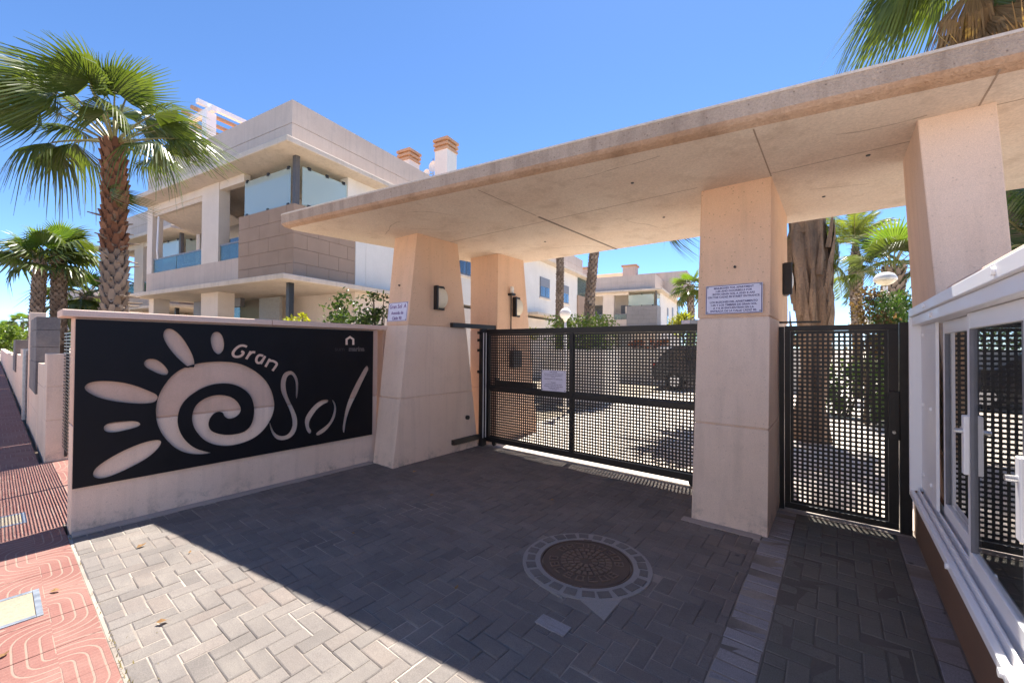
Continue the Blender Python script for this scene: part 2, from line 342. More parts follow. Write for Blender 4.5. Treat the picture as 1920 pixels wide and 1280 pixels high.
def lettering(lines, size, mat, parent, frame, gap=1.25, shear=0.0, extr=0.0006, name='lettering', bold=0.0):
    objs = []
    for i, (txt, sc, off) in enumerate(lines):
        tc = bpy.data.curves.new('t', 'FONT'); tc.body = txt; tc.size = size*sc; tc.align_x = 'CENTER'; tc.align_y = 'CENTER'
        tc.extrude = extr; tc.shear = shear; tc.offset = bold; tc.resolution_u = 3
        tmp = bpy.data.objects.new('tmp', tc); COL.objects.link(tmp); tmp.location = (0, off, 0); objs.append(tmp)
    bpy.context.view_layer.update(); dg = bpy.context.evaluated_depsgraph_get(); mb = MB()
    for tmp in objs:
        me = bpy.data.meshes.new_from_object(tmp.evaluated_get(dg))
        vs = [frame @ (tmp.matrix_world @ v.co) for v in me.vertices]
        mb.add(vs, [tuple(p.vertices) for p in me.polygons]); bpy.data.meshes.remove(me)
        c = tmp.data; bpy.data.objects.remove(tmp); bpy.data.curves.remove(c)
    return mb.build(name, mat, parent, kind='stuff')
def stroke(pts, w, closed=False):
    """outline of a polyline of width w in 2D"""
    P = [Vector(p) for p in pts]; L = []; Rr = []
    for i in range(len(P)):
        d = (P[min(i+1, len(P)-1)]-P[max(i-1, 0)]).normalized(); n = Vector((-d.y, d.x))
        L.append(tuple(P[i]+n*w/2)); Rr.append(tuple(P[i]-n*w/2))
    return L + Rr[::-1]
def smooth_loop(pts, it=2):
    for _ in range(it):
        q = []
        for i in range(len(pts)):
            a, b = pts[i], pts[(i+1) % len(pts)]
            q += [(a[0]*.75+b[0]*.25, a[1]*.75+b[1]*.25), (a[0]*.25+b[0]*.75, a[1]*.25+b[1]*.75)]
        pts = q
    return pts
def smooth_line(pts, it=3):
    for _ in range(it):
        q = [pts[0]]
        for a, b in zip(pts, pts[1:]): q += [(a[0]*.75+b[0]*.25, a[1]*.75+b[1]*.25), (a[0]*.25+b[0]*.75, a[1]*.25+b[1]*.75)]
        pts = q + [pts[-1]]
    return pts
# ================================================================ ground, paving
def sheet(name, x0, x1, y0, y1, z, mat, thick=0.3):
    return struct(MB().box(x0, x1, y0, y1, z-thick, z), name, mat)
sheet('ground', -900, 900, -700, 1100, -0.16, M_GROUND, 0.2)
sheet('road', -300, 60, -9.5, -2.4, -0.12, M_ASPH, 0.03)
sheet('far_pavement', -300, 60, -12.5, -9.5, 0.0, M_KERB, 0.15)
sheet('inner_drive', -5.0, 9.0, 6.4, 34.0, -0.004, M_DRIVE, 0.15)
struct(MB().box(-5.0, 9.0, 5.02, 6.398, -0.15, -0.003), 'gate_apron', M_DRIVE)
struct(MB().box(-300, 12, -2.4, -2.25, -0.15, 0.012), 'street_kerb', M_KERB)
sheet('garden_soil', -40, -5.02, 0.75, 34, -0.03, M_GROUND, 0.1)

# ---- driveway: 20 x 10 cm block pavers in a ninety degree herringbone, each with worn edges
G = 0.1
drive = struct(MB().box(-5.0, 3.2, 0.405, 5.0, -0.15, -0.006), 'driveway', M_BED)
MH = (-1.45, 2.73)
LIGHT_PATCH = [(-1.27, 2.0)]
def paver_mesh(name, lx, ly, mat, seed, h=0.05, c=0.006):
    q = random.Random(seed); j = lambda: q.uniform(-0.0012, 0.0012)
    hx, hy = lx/2-0.0022, ly/2-0.0022
    b = [(-hx,-hy),(hx,-hy),(hx,hy),(-hx,hy)]
    v = [(x,y,-h) for x, y in b] + [(x+j(),y+j(),-c*0.7) for x, y in b] + [(x*(1-c/hx)+j(),y*(1-c/hy)+j(),j()) for x, y in b]
    f = [(0,1,5,4),(1,2,6,5),(2,3,7,6),(3,0,4,7),(4,5,9,8),(5,6,10,9),(6,7,11,10),(7,4,8,11),(8,9,10,11)]
    me = bpy.data.meshes.new(name); me.from_pydata(v, [], f); me.materials.append(mat); return me
def lay(parent, bricks, mat, limit, fieldname, eye=(0, 0)):
    """bricks = (cx, cy, lx, ly); the ones that show largest are parts, the others one part"""
    cache = {}
    key = lambda b: (b[2]*b[3]) / (math.hypot(b[0]-eye[0], b[1]-eye[1])**2+CAM_H**2)**1.5
    bricks = sorted(bricks, key=lambda b: -key(b) if (-0.72 < math.atan2(b[0]*cr.x+b[1]*cr.y, max(0.01, b[0]*cf.x+b[1]*cf.y)) < 0.98 and (b[0]*cf.x+b[1]*cf.y) > 1.45) else 1)
    rest = MB()
    for i, (cx, cy, lx, ly) in enumerate(bricks):
        dz = rng.uniform(-0.004, 0.0015); ang = rng.uniform(-0.013, 0.013)
        kk = (round(lx, 3), round(ly, 3), i % 3)
        if kk not in cache: cache[kk] = paver_mesh('paver', lx, ly, mat, hash(kk) % 997)
        me = cache[kk]; M = Matrix.Translation((cx, cy, dz)) @ Matrix.Rotation(ang, 4, 'Z') @ Matrix.Rotation(rng.uniform(-.011, .011), 4, 'X')
        if i < limit: inst('paver', me, parent, M)
        else: rest.add([tuple(M @ v.co) for v in me.vertices], [tuple(p.vertices) for p in me.polygons])
    if rest.v:
        o = rest.build(fieldname, mat, parent); o['kind'] = 'stuff'
def herring(x0, x1, y0, y1, ox=0.0, oy=0.0):
    out = []
    for i in range(int((x0-ox)/G)-2, int((x1-ox)/G)+3):
        for j in range(int((y0-oy)/G)-2, int((y1-oy)/G)+3):
            k = (i-j) % 4
            if k == 0: bx = (ox+i*G, ox+(i+2)*G, oy+j*G, oy+(j+1)*G)
            elif k == 3: bx = (ox+i*G, ox+(i+1)*G, oy+j*G, oy+(j+2)*G)
            else: continue
            a, b, c, d = max(bx[0], x0), min(bx[1], x1), max(bx[2], y0), min(bx[3], y1)
            if b-a > 0.03 and d-c > 0.03: out.append(((a+b)/2, (c+d)/2, b-a, d-c))
    return out
br = herring(-4.9, -0.497, 0.42, 4.92, 0.05, 0.0085)
br = [b for b in br if math.hypot(b[0]-MH[0], b[1]-MH[1]) > 0.44 and not (b[0] > -1.12 and b[1] > 4.0)]
lay(drive, br, M_PAVER, 300, 'paver_field')
foot = struct(MB().box(-0.497, 0.395, 0.41, 5.0, -0.004, -0.0035), 'footpath', M_BEDD)
lay(foot, herring(-0.30, 0.395, 0.42, 4.8, 0.0, 0.04), M_PAVERF, 300, 'paver_field')
edge = struct(MB().box(-0.4965, -0.303, 0.42, 4.82, -0.0032, -0.0026), 'border_course', M_BED)
lay(edge, [(-0.40, 0.42+0.05+0.1*i, 0.194, 0.1) for i in range(44)], M_PAVERB, 60, 'paver_field')
edge2 = struct(MB().box(0.397, 0.52, 0.42, 4.82, -0.0032, -0.0026), 'border_course', M_BED)
lay(edge2, [(0.456, 0.42+0.1+0.2*i, 0.118, 0.2) for i in range(22)], M_PAVERB, 60, 'paver_field')
struct(MB().box(-0.457, 0.50, 4.82, 5.015, -0.05, 0.004), 'gate_threshold', M_KERB)
struct(MB().box(-1.13, -0.50, 3.955, 4.052, -0.05, 0.006), 'column_kerb', M_KERB)
struct(MB().box(-5.0, -4.895, 0.43, 3.2, -0.05, 0.008), 'wall_kerb', M_KERB)
# light replacement slab and mortar patches round the manhole
struct(MB().box(-1.365, -1.175, 1.955, 2.045, -0.02, 0.0045), 'replacement_slab', M_PAVERB)
pm = MB()
for poly in ([(-1.26,2.30),(-1.06,2.22),(-1.06,2.50),(-1.13,2.46),(-1.19,2.38)], [(-1.55,2.27),(-1.36,2.25),(-1.42,2.272),(-1.50,2.29)]):
    pm.slab(poly, -0.02, 0.0038)
struct(pm, 'mortar_patch', M_MORTAR)

# ---- sidewalk tiles
walk = struct(MB().box(-260, 9, -2.25, 0.404, -0.15, -0.008).box(-8.24, -5.27, 0.4045, 1.5, -0.15, -0.004), 'sidewalk', M_BED)
T = 0.365
tiles_near, far = [], MB()
tm = [paver_mesh('tile', T, T, M_TILE, 3, 0.05, 0.003), paver_mesh('tile', T, T, M_TILE, 9, 0.05, 0.003)]
for i in range(0, 190):
    for j in range(6):
        cx, cy = -1.0-T*(i+0.5)+2.0*T*14*0, 0.404-T*(j+0.5)
        if i < 70 and j < 2: inst('tile', tm[(i+j) % 2], walk, Matrix.Translation((cx, cy, rng.uniform(-0.002, 0.001))))
        else: far.add([(v.co.x+cx, v.co.y+cy, v.co.z) for v in tm[0].vertices], [tuple(p.vertices) for p in tm[0].polygons])
for i in range(8): inst('tile', tm[i % 2], walk, Matrix.Translation((-8.24+T*(i+.5), 0.404+T*.5, 0)))
o = far.build('tile_field', M_TILE, walk); o['kind'] = 'stuff'

# utility lids in the sidewalk
def lid(x0, x1, y0, y1, label):
    t = thing('utility_cover', label, 'utility cover', ((x0+x1)/2, (y0+y1)/2, 0), 0, 'utility covers in the sidewalk')
    MB().box(x0+.03, x1-.03, y0+.03, y1-.03, -0.05, 0.005).box(x0+.1, x1-.1, (y0+y1)/2-.012, (y0+y1)/2+.012, 0.005, 0.008).build('lid', M_LID, t, bevel=0.003)
    f = MB(); f.box(x0, x1, y0, y0+.028, -0.05, 0.007).box(x0, x1, y1-.028, y1, -0.05, 0.007).box(x0, x0+.028, y0+.0285, y1-.0285, -0.05, 0.007).box(x1-.028, x1, y0+.0285, y1-.0285, -0.05, 0.007)
    f.build('frame', M_GALV, t, bevel=0.002)
lid(-4.03, -3.625, -0.42, 0.208, 'pale concrete utility cover in a galvanised frame, in full sun')
lid(-5.95, -5.60, -0.40, 0.213, 'utility cover lying in the striped shade beside the sign wall')

# manhole
mh = thing('manhole', 'round rusty cast iron manhole cover ringed by small cobbles', 'manhole cover', (*MH, 0))
mc = MB(); n = 48
mc.lathe((*MH, 0), [(0.345, -0.03), (0.345, 0.0045), (0.463, 0.0045), (0.465, -0.03)], 64)
mc2 = MB(); v = []; f = []
for r_, z in ((0.336, -0.02), (0.336, 0.0055), (0.465, 0.0055), (0.468, -0.02)):
    v += [(MH[0]+r_*math.cos(2*PI*j/64), MH[1]+r_*math.sin(2*PI*j/64), z) for j in range(64)]
for i in range(3): f += [(i*64+j, i*64+(j+1) % 64, (i+1)*64+(j+1) % 64, (i+1)*64+j) for j in range(64)]
f = [q[::-1] for q in f]
mc2.add(v, f).build('mortar_ring', M_MORTAR, mh)
for k in range(24):
    a = 2*PI*k/24+rng.uniform(-.02, .02); w_ = 0.088+rng.uniform(-.008, .006); cb = MB(); r0, r1 = 0.372+rng.uniform(-.006, .006), 0.443+rng.uniform(-.008, .006)
    pts = []
    for r_, s_ in ((r0, -1), (r1, -1), (r1, 1), (r0, 1)):
        aa = a + s_*(w_/2*(0.93 if r_ == r0 else 1.0))/r_
        pts.append((MH[0]+r_*math.cos(aa), MH[1]+r_*math.sin(aa)))
    cx = sum(p[0] for p in pts)/4; cy = sum(p[1] for p in pts)/4
    cb.slab([(cx+(x-cx)*.9, cy+(y-cy)*.9) for x, y in pts], -0.01, 0.0105, pts)
    cb.build('cobble', M_PAVER, mh)
rim = MB(); v = []
for r_, z in ((0.335, -0.02), (0.335, 0.0085), (0.322, 0.0085), (0.322, -0.02)): v += [(MH[0]+r_*math.cos(2*PI*j/64), MH[1]+r_*math.sin(2*PI*j/64), z) for j in range(64)]
rim.add(v, [(i*64+j, i*64+(j+1) % 64, (i+1)*64+(j+1) % 64, (i+1)*64+j) for i in range(3) for j in range(64)]).build('rim', M_IRON, mh)
cv = MB().lathe((*MH, 0), [(0.315, -0.02), (0.315, 0.007), (0.30, 0.0075), (0.30, 0.006), (0.0, 0.006)], 64).build('cover', M_IRON, mh)
pat = MB()
def wedge(r0, r1, a0, a1, z0=0.006, z1=0.0125):
    m = 3; out = [(MH[0]+r0*math.cos(a0+(a1-a0)*i/m), MH[1]+r0*math.sin(a0+(a1-a0)*i/m)) for i in range(m+1)]
    out2 = [(MH[0]+r1*math.cos(a0+(a1-a0)*i/m), MH[1]+r1*math.sin(a0+(a1-a0)*i/m)) for i in range(m, -1, -1)]
    pat.slab((out+out2)[::-1], z0, z1)
for r0, r1, nn in ((0.045, 0.085, 10), (0.095, 0.135, 18), (0.145, 0.185, 26)):
    for i in range(nn): wedge(r0, r1, 2*PI*i/nn, 2*PI*(i+0.62)/nn)
M_RELIEF = stucco('worn_cast_iron', (0.15, 0.095, 0.07), (0.21, 0.14, 0.10), rough=0.55, grain=150, gb=0.5, stain=0.4, stcol=(0.05,0.04,0.035))
pat.build('relief', M_RELIEF, cv)
ring_pat = pat = MB()
for i in range(18):
    a = 2*PI*i/18
    if i % 9 == 0: continue
    wedge(0.205, 0.212, a+.03, a+.27); wedge(0.262, 0.269, a+.03, a+.27); wedge(0.2125, 0.2615, a+.03, a+.06)
    if i % 2: wedge(0.232, 0.239, a+.062, a+.2)
    if i % 3: wedge(0.2125, 0.2615, a+.215, a+.25)
pat.build('raised_lettering', M_RELIEF, cv, kind='stuff')
hg = MB()
for a in (-1.26, 2.02):
    c_, s_ = math.cos(a), math.sin(a); R2 = lambda x, y: (MH[0]+x*c_-y*s_, MH[1]+x*s_+y*c_)
    hg = MB().slab([R2(0.305, -.032), R2(0.34, -.032), R2(0.34, .032), R2(0.305, .032)], 0.0056, 0.0125); hg.build('hinge_lug', M_IRON, mh)

# ================================================================ sign wall
sw = thing('sign_wall', 'peach stone entrance wall carrying the black sun sign, with a pale coping', 'wall', (-5.13, 1.8, 0))
core = MB().box(-5.245, -5.02, 0.435, 3.30, -0.2, 1.79); core.build('core', M_PEACH, sw)
for (z0, z1) in ((-0.2, 0.885), (0.897, 1.80)):
    MB().box(-5.26, -5.006, 0.423, 3.32, z0, z1).build('stone_course', M_PEACHLOW if z0 < 0 else M_PEACH, sw, bevel=0.006)
for (y0, y1) in ((0.345, 1.935), (1.94, 3.43)):
    MB().box(-5.33, -4.945, y0, y1, 1.802, 1.862).build('coping_stone', M_COPING, sw, bevel=0.008)

CUT={'r1':[(0.483,1.21),(0.501,1.243),(0.546,1.259),(0.63,1.257),(0.726,1.237),(0.809,1.203),(0.905,1.147),(0.972,1.1),(0.952,1.042),(0.889,1.032),(0.787,1.045),(0.672,1.074),(0.571,1.116),(0.502,1.172)],'r2':[(0.858,1.405),(0.879,1.439),(0.914,1.447),(0.963,1.431),(1.018,1.371),(1.043,1.317),(1.029,1.288),(0.983,1.294),(0.92,1.334),(0.875,1.367)],'r3':[(0.994,1.677),(1.009,1.719),(1.036,1.732),(1.074,1.721),(1.137,1.657),(1.197,1.542),(1.234,1.45),(1.244,1.364),(1.22,1.343),(1.18,1.366),(1.102,1.452),(1.034,1.554),(1.001,1.63)],'r4':[(1.368,1.637),(1.38,1.688),(1.406,1.711),(1.444,1.709),(1.475,1.672),(1.492,1.588),(1.482,1.517),(1.447,1.476),(1.409,1.496),(1.38,1.555)],'r5':[(0.603,0.857),(0.624,0.886),(0.675,0.896),(0.756,0.892),(0.822,0.881),(0.851,0.852),(0.832,0.829),(0.757,0.812),(0.668,0.801),(0.617,0.817)],'r6':[(0.544,0.474),(0.564,0.522),(0.64,0.581),(0.751,0.641),(0.877,0.685),(0.969,0.69),(1.003,0.666),(0.975,0.602),(0.896,0.527),(0.778,0.469),(0.674,0.427),(0.596,0.416),(0.554,0.438)],'sp':[(1.412,0.478),(1.284,0.485),(1.177,0.525),(1.102,0.585),(1.044,0.66),(0.993,0.749),(0.957,0.861),(0.951,0.987),(0.968,1.092),(1.001,1.179),(1.064,1.283),(1.15,1.353),(1.256,1.391),(1.383,1.407),(1.517,1.404),(1.639,1.381),(1.768,1.31),(1.884,1.2),(1.955,1.067),(1.987,0.924),(1.979,0.828),(1.94,0.726),(1.873,0.63),(1.779,0.562),(1.669,0.529),(1.546,0.522),(1.428,0.553),(1.33,0.619),(1.258,0.726),(1.226,0.825),(1.232,0.918),(1.262,0.99),(1.34,1.049),(1.437,1.069),(1.539,1.046),(1.609,0.994),(1.655,0.908),(1.643,0.848),(1.594,0.81),(1.533,0.806),(1.495,0.847),(1.49,0.877),(1.456,0.895),(1.407,0.881),(1.372,0.824),(1.363,0.767),(1.385,0.706),(1.443,0.668),(1.527,0.64),(1.632,0.637),(1.704,0.656),(1.758,0.72),(1.779,0.831),(1.774,0.936),(1.735,1.043),(1.661,1.121),(1.572,1.168),(1.486,1.183),(1.386,1.176),(1.291,1.139),(1.199,1.071),(1.141,0.993),(1.116,0.895),(1.117,0.803),(1.145,0.707),(1.191,0.625),(1.252,0.557),(1.331,0.51)],'S':[(2.232,0.951),(2.215,0.962),(2.215,1.093),(2.208,1.164),(2.183,1.218),(2.16,1.242),(2.132,1.232),(2.111,1.198),(2.101,1.136),(2.105,1.078),(2.119,1.008),(2.153,0.924),(2.194,0.838),(2.229,0.753),(2.241,0.675),(2.231,0.589),(2.198,0.53),(2.148,0.498),(2.083,0.489),(2.023,0.508),(1.981,0.549),(1.948,0.621),(1.932,0.707),(1.942,0.717),(1.958,0.653),(1.996,0.58),(2.049,0.543),(2.104,0.539),(2.147,0.561),(2.18,0.625),(2.182,0.7),(2.167,0.772),(2.132,0.869),(2.087,0.965),(2.053,1.048),(2.045,1.117),(2.051,1.196),(2.077,1.257),(2.121,1.281),(2.171,1.28),(2.216,1.233),(2.243,1.162),(2.242,1.044)],'o1':[(2.614,0.903),(2.608,0.872),(2.545,0.854),(2.471,0.801),(2.423,0.74),(2.387,0.684),(2.374,0.638),(2.379,0.59),(2.407,0.549),(2.39,0.51),(2.354,0.546),(2.331,0.609),(2.322,0.681),(2.339,0.739),(2.386,0.805),(2.445,0.864),(2.506,0.901),(2.556,0.912)],'o2':[(2.653,0.905),(2.692,0.876),(2.717,0.804),(2.714,0.729),(2.695,0.656),(2.651,0.587),(2.587,0.522),(2.525,0.488),(2.475,0.478),(2.456,0.505),(2.487,0.531),(2.561,0.569),(2.624,0.615),(2.662,0.685),(2.685,0.758),(2.687,0.82),(2.666,0.873)],'l':[(3.144,1.316),(3.172,1.275),(3.161,1.241),(3.073,1.085),(3.002,0.944),(2.932,0.82),(2.891,0.733),(2.851,0.609),(2.833,0.458),(2.812,0.461),(2.802,0.527),(2.817,0.627),(2.842,0.765),(2.889,0.902),(2.958,1.04),(3.042,1.18),(3.107,1.284)]}
STR={'G':[(1.697,1.559),(1.663,1.575),(1.626,1.569),(1.585,1.532),(1.564,1.49),(1.577,1.456),(1.618,1.451),(1.653,1.468),(1.669,1.5),(1.644,1.511)],'r1':[(1.692,1.427),(1.736,1.511)],'r2':[(1.72,1.475),(1.746,1.503),(1.778,1.499)],'a1':[(1.858,1.46),(1.82,1.472),(1.795,1.448),(1.786,1.407),(1.806,1.379),(1.833,1.386),(1.86,1.422)],'a2':[(1.878,1.458),(1.833,1.371)],'n1':[(1.882,1.338),(1.927,1.426)],'n2':[(1.917,1.404),(1.963,1.403),(2.001,1.374),(1.996,1.351),(1.955,1.291)],'h':[(2.842,1.59),(2.841,1.661),(2.889,1.692),(2.935,1.663),(2.936,1.591)],'m':[(2.828,1.525),(3.119,1.529),(2.67,1.526)]}
bd = thing('sign_board', 'black metal board with a cut out spiral sun and the words Gran Sol', 'sign', (-4.97, 1.83, 0.37))
FR = Matrix(((0,0,1,-4.983),(1,0,0,0),(0,1,0,0),(0,0,0,1)))      # (a,b,c) -> (x0+c, a, b)
outl = [[(0.427,0.372),(3.232,0.37),(3.232,1.782),(0.427,1.785)]]
for k, pts in CUT.items(): outl.append(smooth_loop(pts, 2 if k not in ('S','o1','o2','l') else 1))
fill_curve('board', outl, 0.010, M_BOARD, bd, FR)
sm = MB()
for (y, z) in ((0.5,0.45),(0.5,1.7),(3.15,0.45),(3.15,1.7),(1.8,0.42),(1.9,1.74)): sm.box(-5.0055, -4.989, y-.015, y+.015, z-.015, z+.015)
sm.build('standoff', M_BLACK, bd)
def strokes(keys, wd, z, mat, name, parent):
    mb = MB(); n_ = 0
    for k in keys:
        pl_ = STR[k] if k == 'h' else smooth_line(STR[k]); o_ = stroke(pl_, wd)
        n_ += 1; h = z+0.0004*n_; m_ = len(pl_)
        vs = [(h, a, b) for a, b in o_]
        mb.add(vs, [(i, 2*m_-1-i, 2*m_-2-i, i+1) for i in range(m_-1)])
    return mb.build(name, mat, parent)
strokes(('G','r1','r2','a1','a2','n1','n2'), 0.025, -4.9775, M_PEACH, 'lettering', bd)
strokes(('h',), 0.03, -4.9775, M_PEACHLOW, 'house_emblem', bd)
FT = Matrix(((0,0,1,-4.9772),(1,0,0,2.985),(0,1,0,1.535),(0,0,0,1)))
M_FADE = plain('faded_lettering', (0.10, 0.085, 0.08), 0.7); M_FADE2 = plain('more_faded_lettering', (0.032, 0.029, 0.03), 0.7)
lettering([('marina', 1, 0)], 0.082, M_FADE, bd, FT, name='lettering', bold=0.004)
lettering([('sum', 1, 0)], 0.082, M_FADE2, bd, Matrix.Translation((0, -0.235, 0)) @ FT, name='lettering')

# ================================================================ columns
def column(name, label, a, b, mat_lo, mat_hi, joints=(0.885, 1.862), H=3.13):
    t = thing(name, label, 'column', ((a[0]+a[1])/2, (a[2]+a[3])/2, 0), 0, 'tapered peach columns under the canopy')
    L = lambda z: tuple(p+(q-p)*z/H for p, q in zip(a, b))
    ins = lambda r_, d: (r_[0]+d, r_[1]-d, r_[2]+d, r_[3]-d)
    MB().frustum(ins(L(0), .012), ins(L(H-.01), .012), -0.1, H-.01).build('core', mat_lo, t)
    zs = [-0.1] + [j for j in joints] + [H+.02]
    for i in range(len(zs)-1):
        z0 = zs[i] + (0.006 if i else 0); z1 = zs[i+1]-(0.006 if i < len(zs)-2 else 0)
        MB().frustum(L(z0), L(z1), z0, z1).build('stone_block', mat_hi if i == len(zs)-2 else mat_lo, t, bevel=0.007)
    return t
column('column', 'tapered column at the sign wall, with a small address plate and a wall lamp', (-4.94,-4.495,3.225,4.825), (-5.0,-4.495,3.578,4.345), M_PEACHLOW, M_PEACHSP)
column('column', 'column behind the left gate post, with a beacon light on it', (-5.0,-4.40,5.16,6.35), (-5.03,-4.40,5.175,5.88), M_PEACH, M_PEACHSP)
column('column', 'middle column between the two gates, carrying a two language notice', (-1.065,-0.458,4.055,6.05), (-1.045,-0.455,4.315,5.77), M_PEACHLOW, M_PEACHSP)
column('column', 'column rising behind the white aluminium cabinet', (0.60,0.89,3.50,4.95), (0.43,0.785,3.85,4.62), M_PEACHLOW, M_PEACHLOW)

# ================================================================ canopy
cp = thing('canopy', 'long tapering concrete canopy slab over the entrance gates', 'canopy', (-1.5, 4.5, 3.12))
th = R(9.3); fd = Vector((math.cos(th), math.sin(th)))
tip = Vector((-5.83, 2.315)); rt = tip + fd*9.6
def outline(ins):
    nrm = Vector((-fd.y, fd.x)); ld = (Vector((-5.25, 6.17))-tip).normalized(); ln = Vector((ld.y, -ld.x))
    p = [tip+nrm*ins+ln*ins, rt+nrm*ins, Vector((rt.x, 6.17-ins)), Vector((-5.25, 6.17-ins))+ln*ins]
    c = p[0]; a = c+ld*0.16; b = c+fd*0.16; arc = []
    for i in range(7):
        s_ = i/6; arc.append(tuple(a*(1-s_)**2+c*2*s_*(1-s_)+b*s_*s_))
    return arc + [tuple(p[1]), tuple(p[2]), tuple(p[3])]
o0, o1, o2 = outline(0.10), outline(0.028), outline(0.0)
soff = MB().slab(o0, 3.125, 3.14, o0); soff.build('soffit', M_CONC, cp)
ch = MB(); n0 = len(o0)
ch.add([(x,y,3.1255) for x,y in o0]+[(x,y,3.150) for x,y in o1]+[(x,y,3.178) for x,y in o2], [(i,(i+1)%n0,n0+(i+1)%n0,n0+i) for i in range(n0)]+[(n0+i,n0+(i+1)%n0,2*n0+(i+1)%n0,2*n0+i) for i in range(n0)])
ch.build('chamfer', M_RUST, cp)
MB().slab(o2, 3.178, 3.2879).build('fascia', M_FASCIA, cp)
MB().slab(outline(0.03), 3.3055, 3.32).build('gravel_roof', M_GRAVEL, cp)
MB().slab(outline(-0.006), 3.288, 3.305).build('drip_edge', M_GRAVEL, cp)
js = MB()
def seam(p, q, wd, mat=None, z=3.1238):
    P, Q = Vector(p), Vector(q); d = (Q-P).normalized(); nn = Vector((-d.y, d.x))*wd/2
    js.slab([tuple(P-nn), tuple(Q-nn), tuple(Q+nn), tuple(P+nn)], z, 3.1265)
for p, q in (((-5.35,4.19),(-1.05,4.19)), ((-0.455,4.24),(0.43,4.2)), ((0.785,3.9),(3.4,4.0))): seam(p, q, 0.009)
for x, y0, y1 in ((-2.775,2.95,3.95), (-0.457,3.30,4.31), (0.71,3.42,3.85), (2.2,3.6,6.1)): seam((x,y0),(x,y1), 0.010)
js.build('joint_line', plain('joint_dark', (0.38,0.29,0.22), 0.9), cp)
js = MB(); seam((-2.775,4.0),(-2.71,6.06), 0.028, z=3.121); js.build('sealant_strip', plain('sealant', (0.20,0.16,0.13), 0.8), cp)
js = MB(); qc = random.Random(4)
for x, y, a, n_ in ((-4.9,3.35,-.2,9),(-3.9,2.95,.35,7),(-4.4,3.4,.9,5),(-1.9,3.3,.2,8),(-0.2,4.9,.1,7),(0.0,3.75,.25,6),(-2.0,4.7,1.3,7),(-3.5,5.4,.05,9),(-1.25,5.3,.2,6)):
    pt_ = (x, y)
    for k in range(n_):
        a += qc.uniform(-.5,.5)*.6; l = qc.uniform(.05,.12); q_ = (pt_[0]+l*math.cos(a), pt_[1]+l*math.sin(a)); seam(pt_, q_, qc.uniform(.004,.012), z=3.1242); pt_ = q_
js.build('cracks', plain('crack_dark', (0.43,0.34,0.26), 0.9), cp, kind='stuff')
dp = MB()
for x, y in ((-3.35,5.0),(-1.6,4.9),(0.2,4.3),(-0.1,5.2),(-1.5,3.7)): dp.lathe((x,y,3.117), [(0.0,0),(0.014,0.001),(0.016,0.009)], 10)
dp.build('ceiling_anchor', M_BLACK, cp)

# ================================================================ column fittings
def wall_lamp(label, x, y, z, grp='wall lamps on the columns'):
    t = thing('wall_lamp', label, 'wall lamp', (x, y, z), 0, grp)
    h, w_ = 0.165, 0.10
    MB().box(x-.004, x+.012, y-w_, y+w_, z-h, z+h).build('back_plate', M_BLACK, t)
    fr = MB().box(x+.012, x+.085, y-w_-.006, y-w_+.022, z-h-.006, z+h+.006).box(x+.012, x+.05, y-w_+.0225, y+w_*.55, z+h-.014, z+h+.006).box(x+.012, x+.05, y-w_+.0225, y+w_*.55, z-h-.006, z-h+.014)
    fr.build('frame', M_BLACK, t, bevel=0.004)
    d = MB(); n_ = 12; vs = []
    for i in range(n_+1):
        a = -PI/2+PI*i/n_; zz = z+h*.9*math.sin(a); e = 0.012+0.075*math.cos(a)**0.8 if abs(math.cos(a)) > 1e-6 else 0.012
        vs += [(x+e, y-w_+.024, zz), (x+e, y+w_*.25+.07*math.cos(a), zz), (x+.012, y-w_+.024, zz), (x+.012, y+w_*.25+.07*max(0, math.cos(a)), zz)]
    fs = []
    for i in range(n_):
        b = 4*i; fs += [(b, b+1, b+5, b+4), (b+1, b+3, b+7, b+5), (b+2, b, b+4, b+6)]
    d.add(vs, fs).build('diffuser', M_LAMPG, t, smooth=False)
    return t
wall_lamp('half round wall lamp on the sign wall column', -4.495, 3.98, 2.27)
wall_lamp('half round wall lamp on the rear column beneath the beacon', -4.40, 5.67, 2.27)
wall_lamp('wall lamp on the path side of the middle column', -0.455, 5.35, 2.33)
bc = thing('beacon', 'small warning beacon on a conduit at the rear column', 'beacon light', (-4.36, 5.50, 2.5))
MB().tube([(-4.375,5.50,1.86),(-4.375,5.50,2.46)], 0.011, 6).build('conduit', M_BLACK, bc)
MB().box(-4.40, -4.31, 5.44, 5.54, 2.455, 2.49).build('bracket', M_BLACK, bc)
MB().lathe((-4.35,5.49,2.49), [(0.032,0),(0.034,0.09),(0.028,0.115),(0.0,0.12)], 14).build('lens', M_GLOBE, bc, smooth=True)

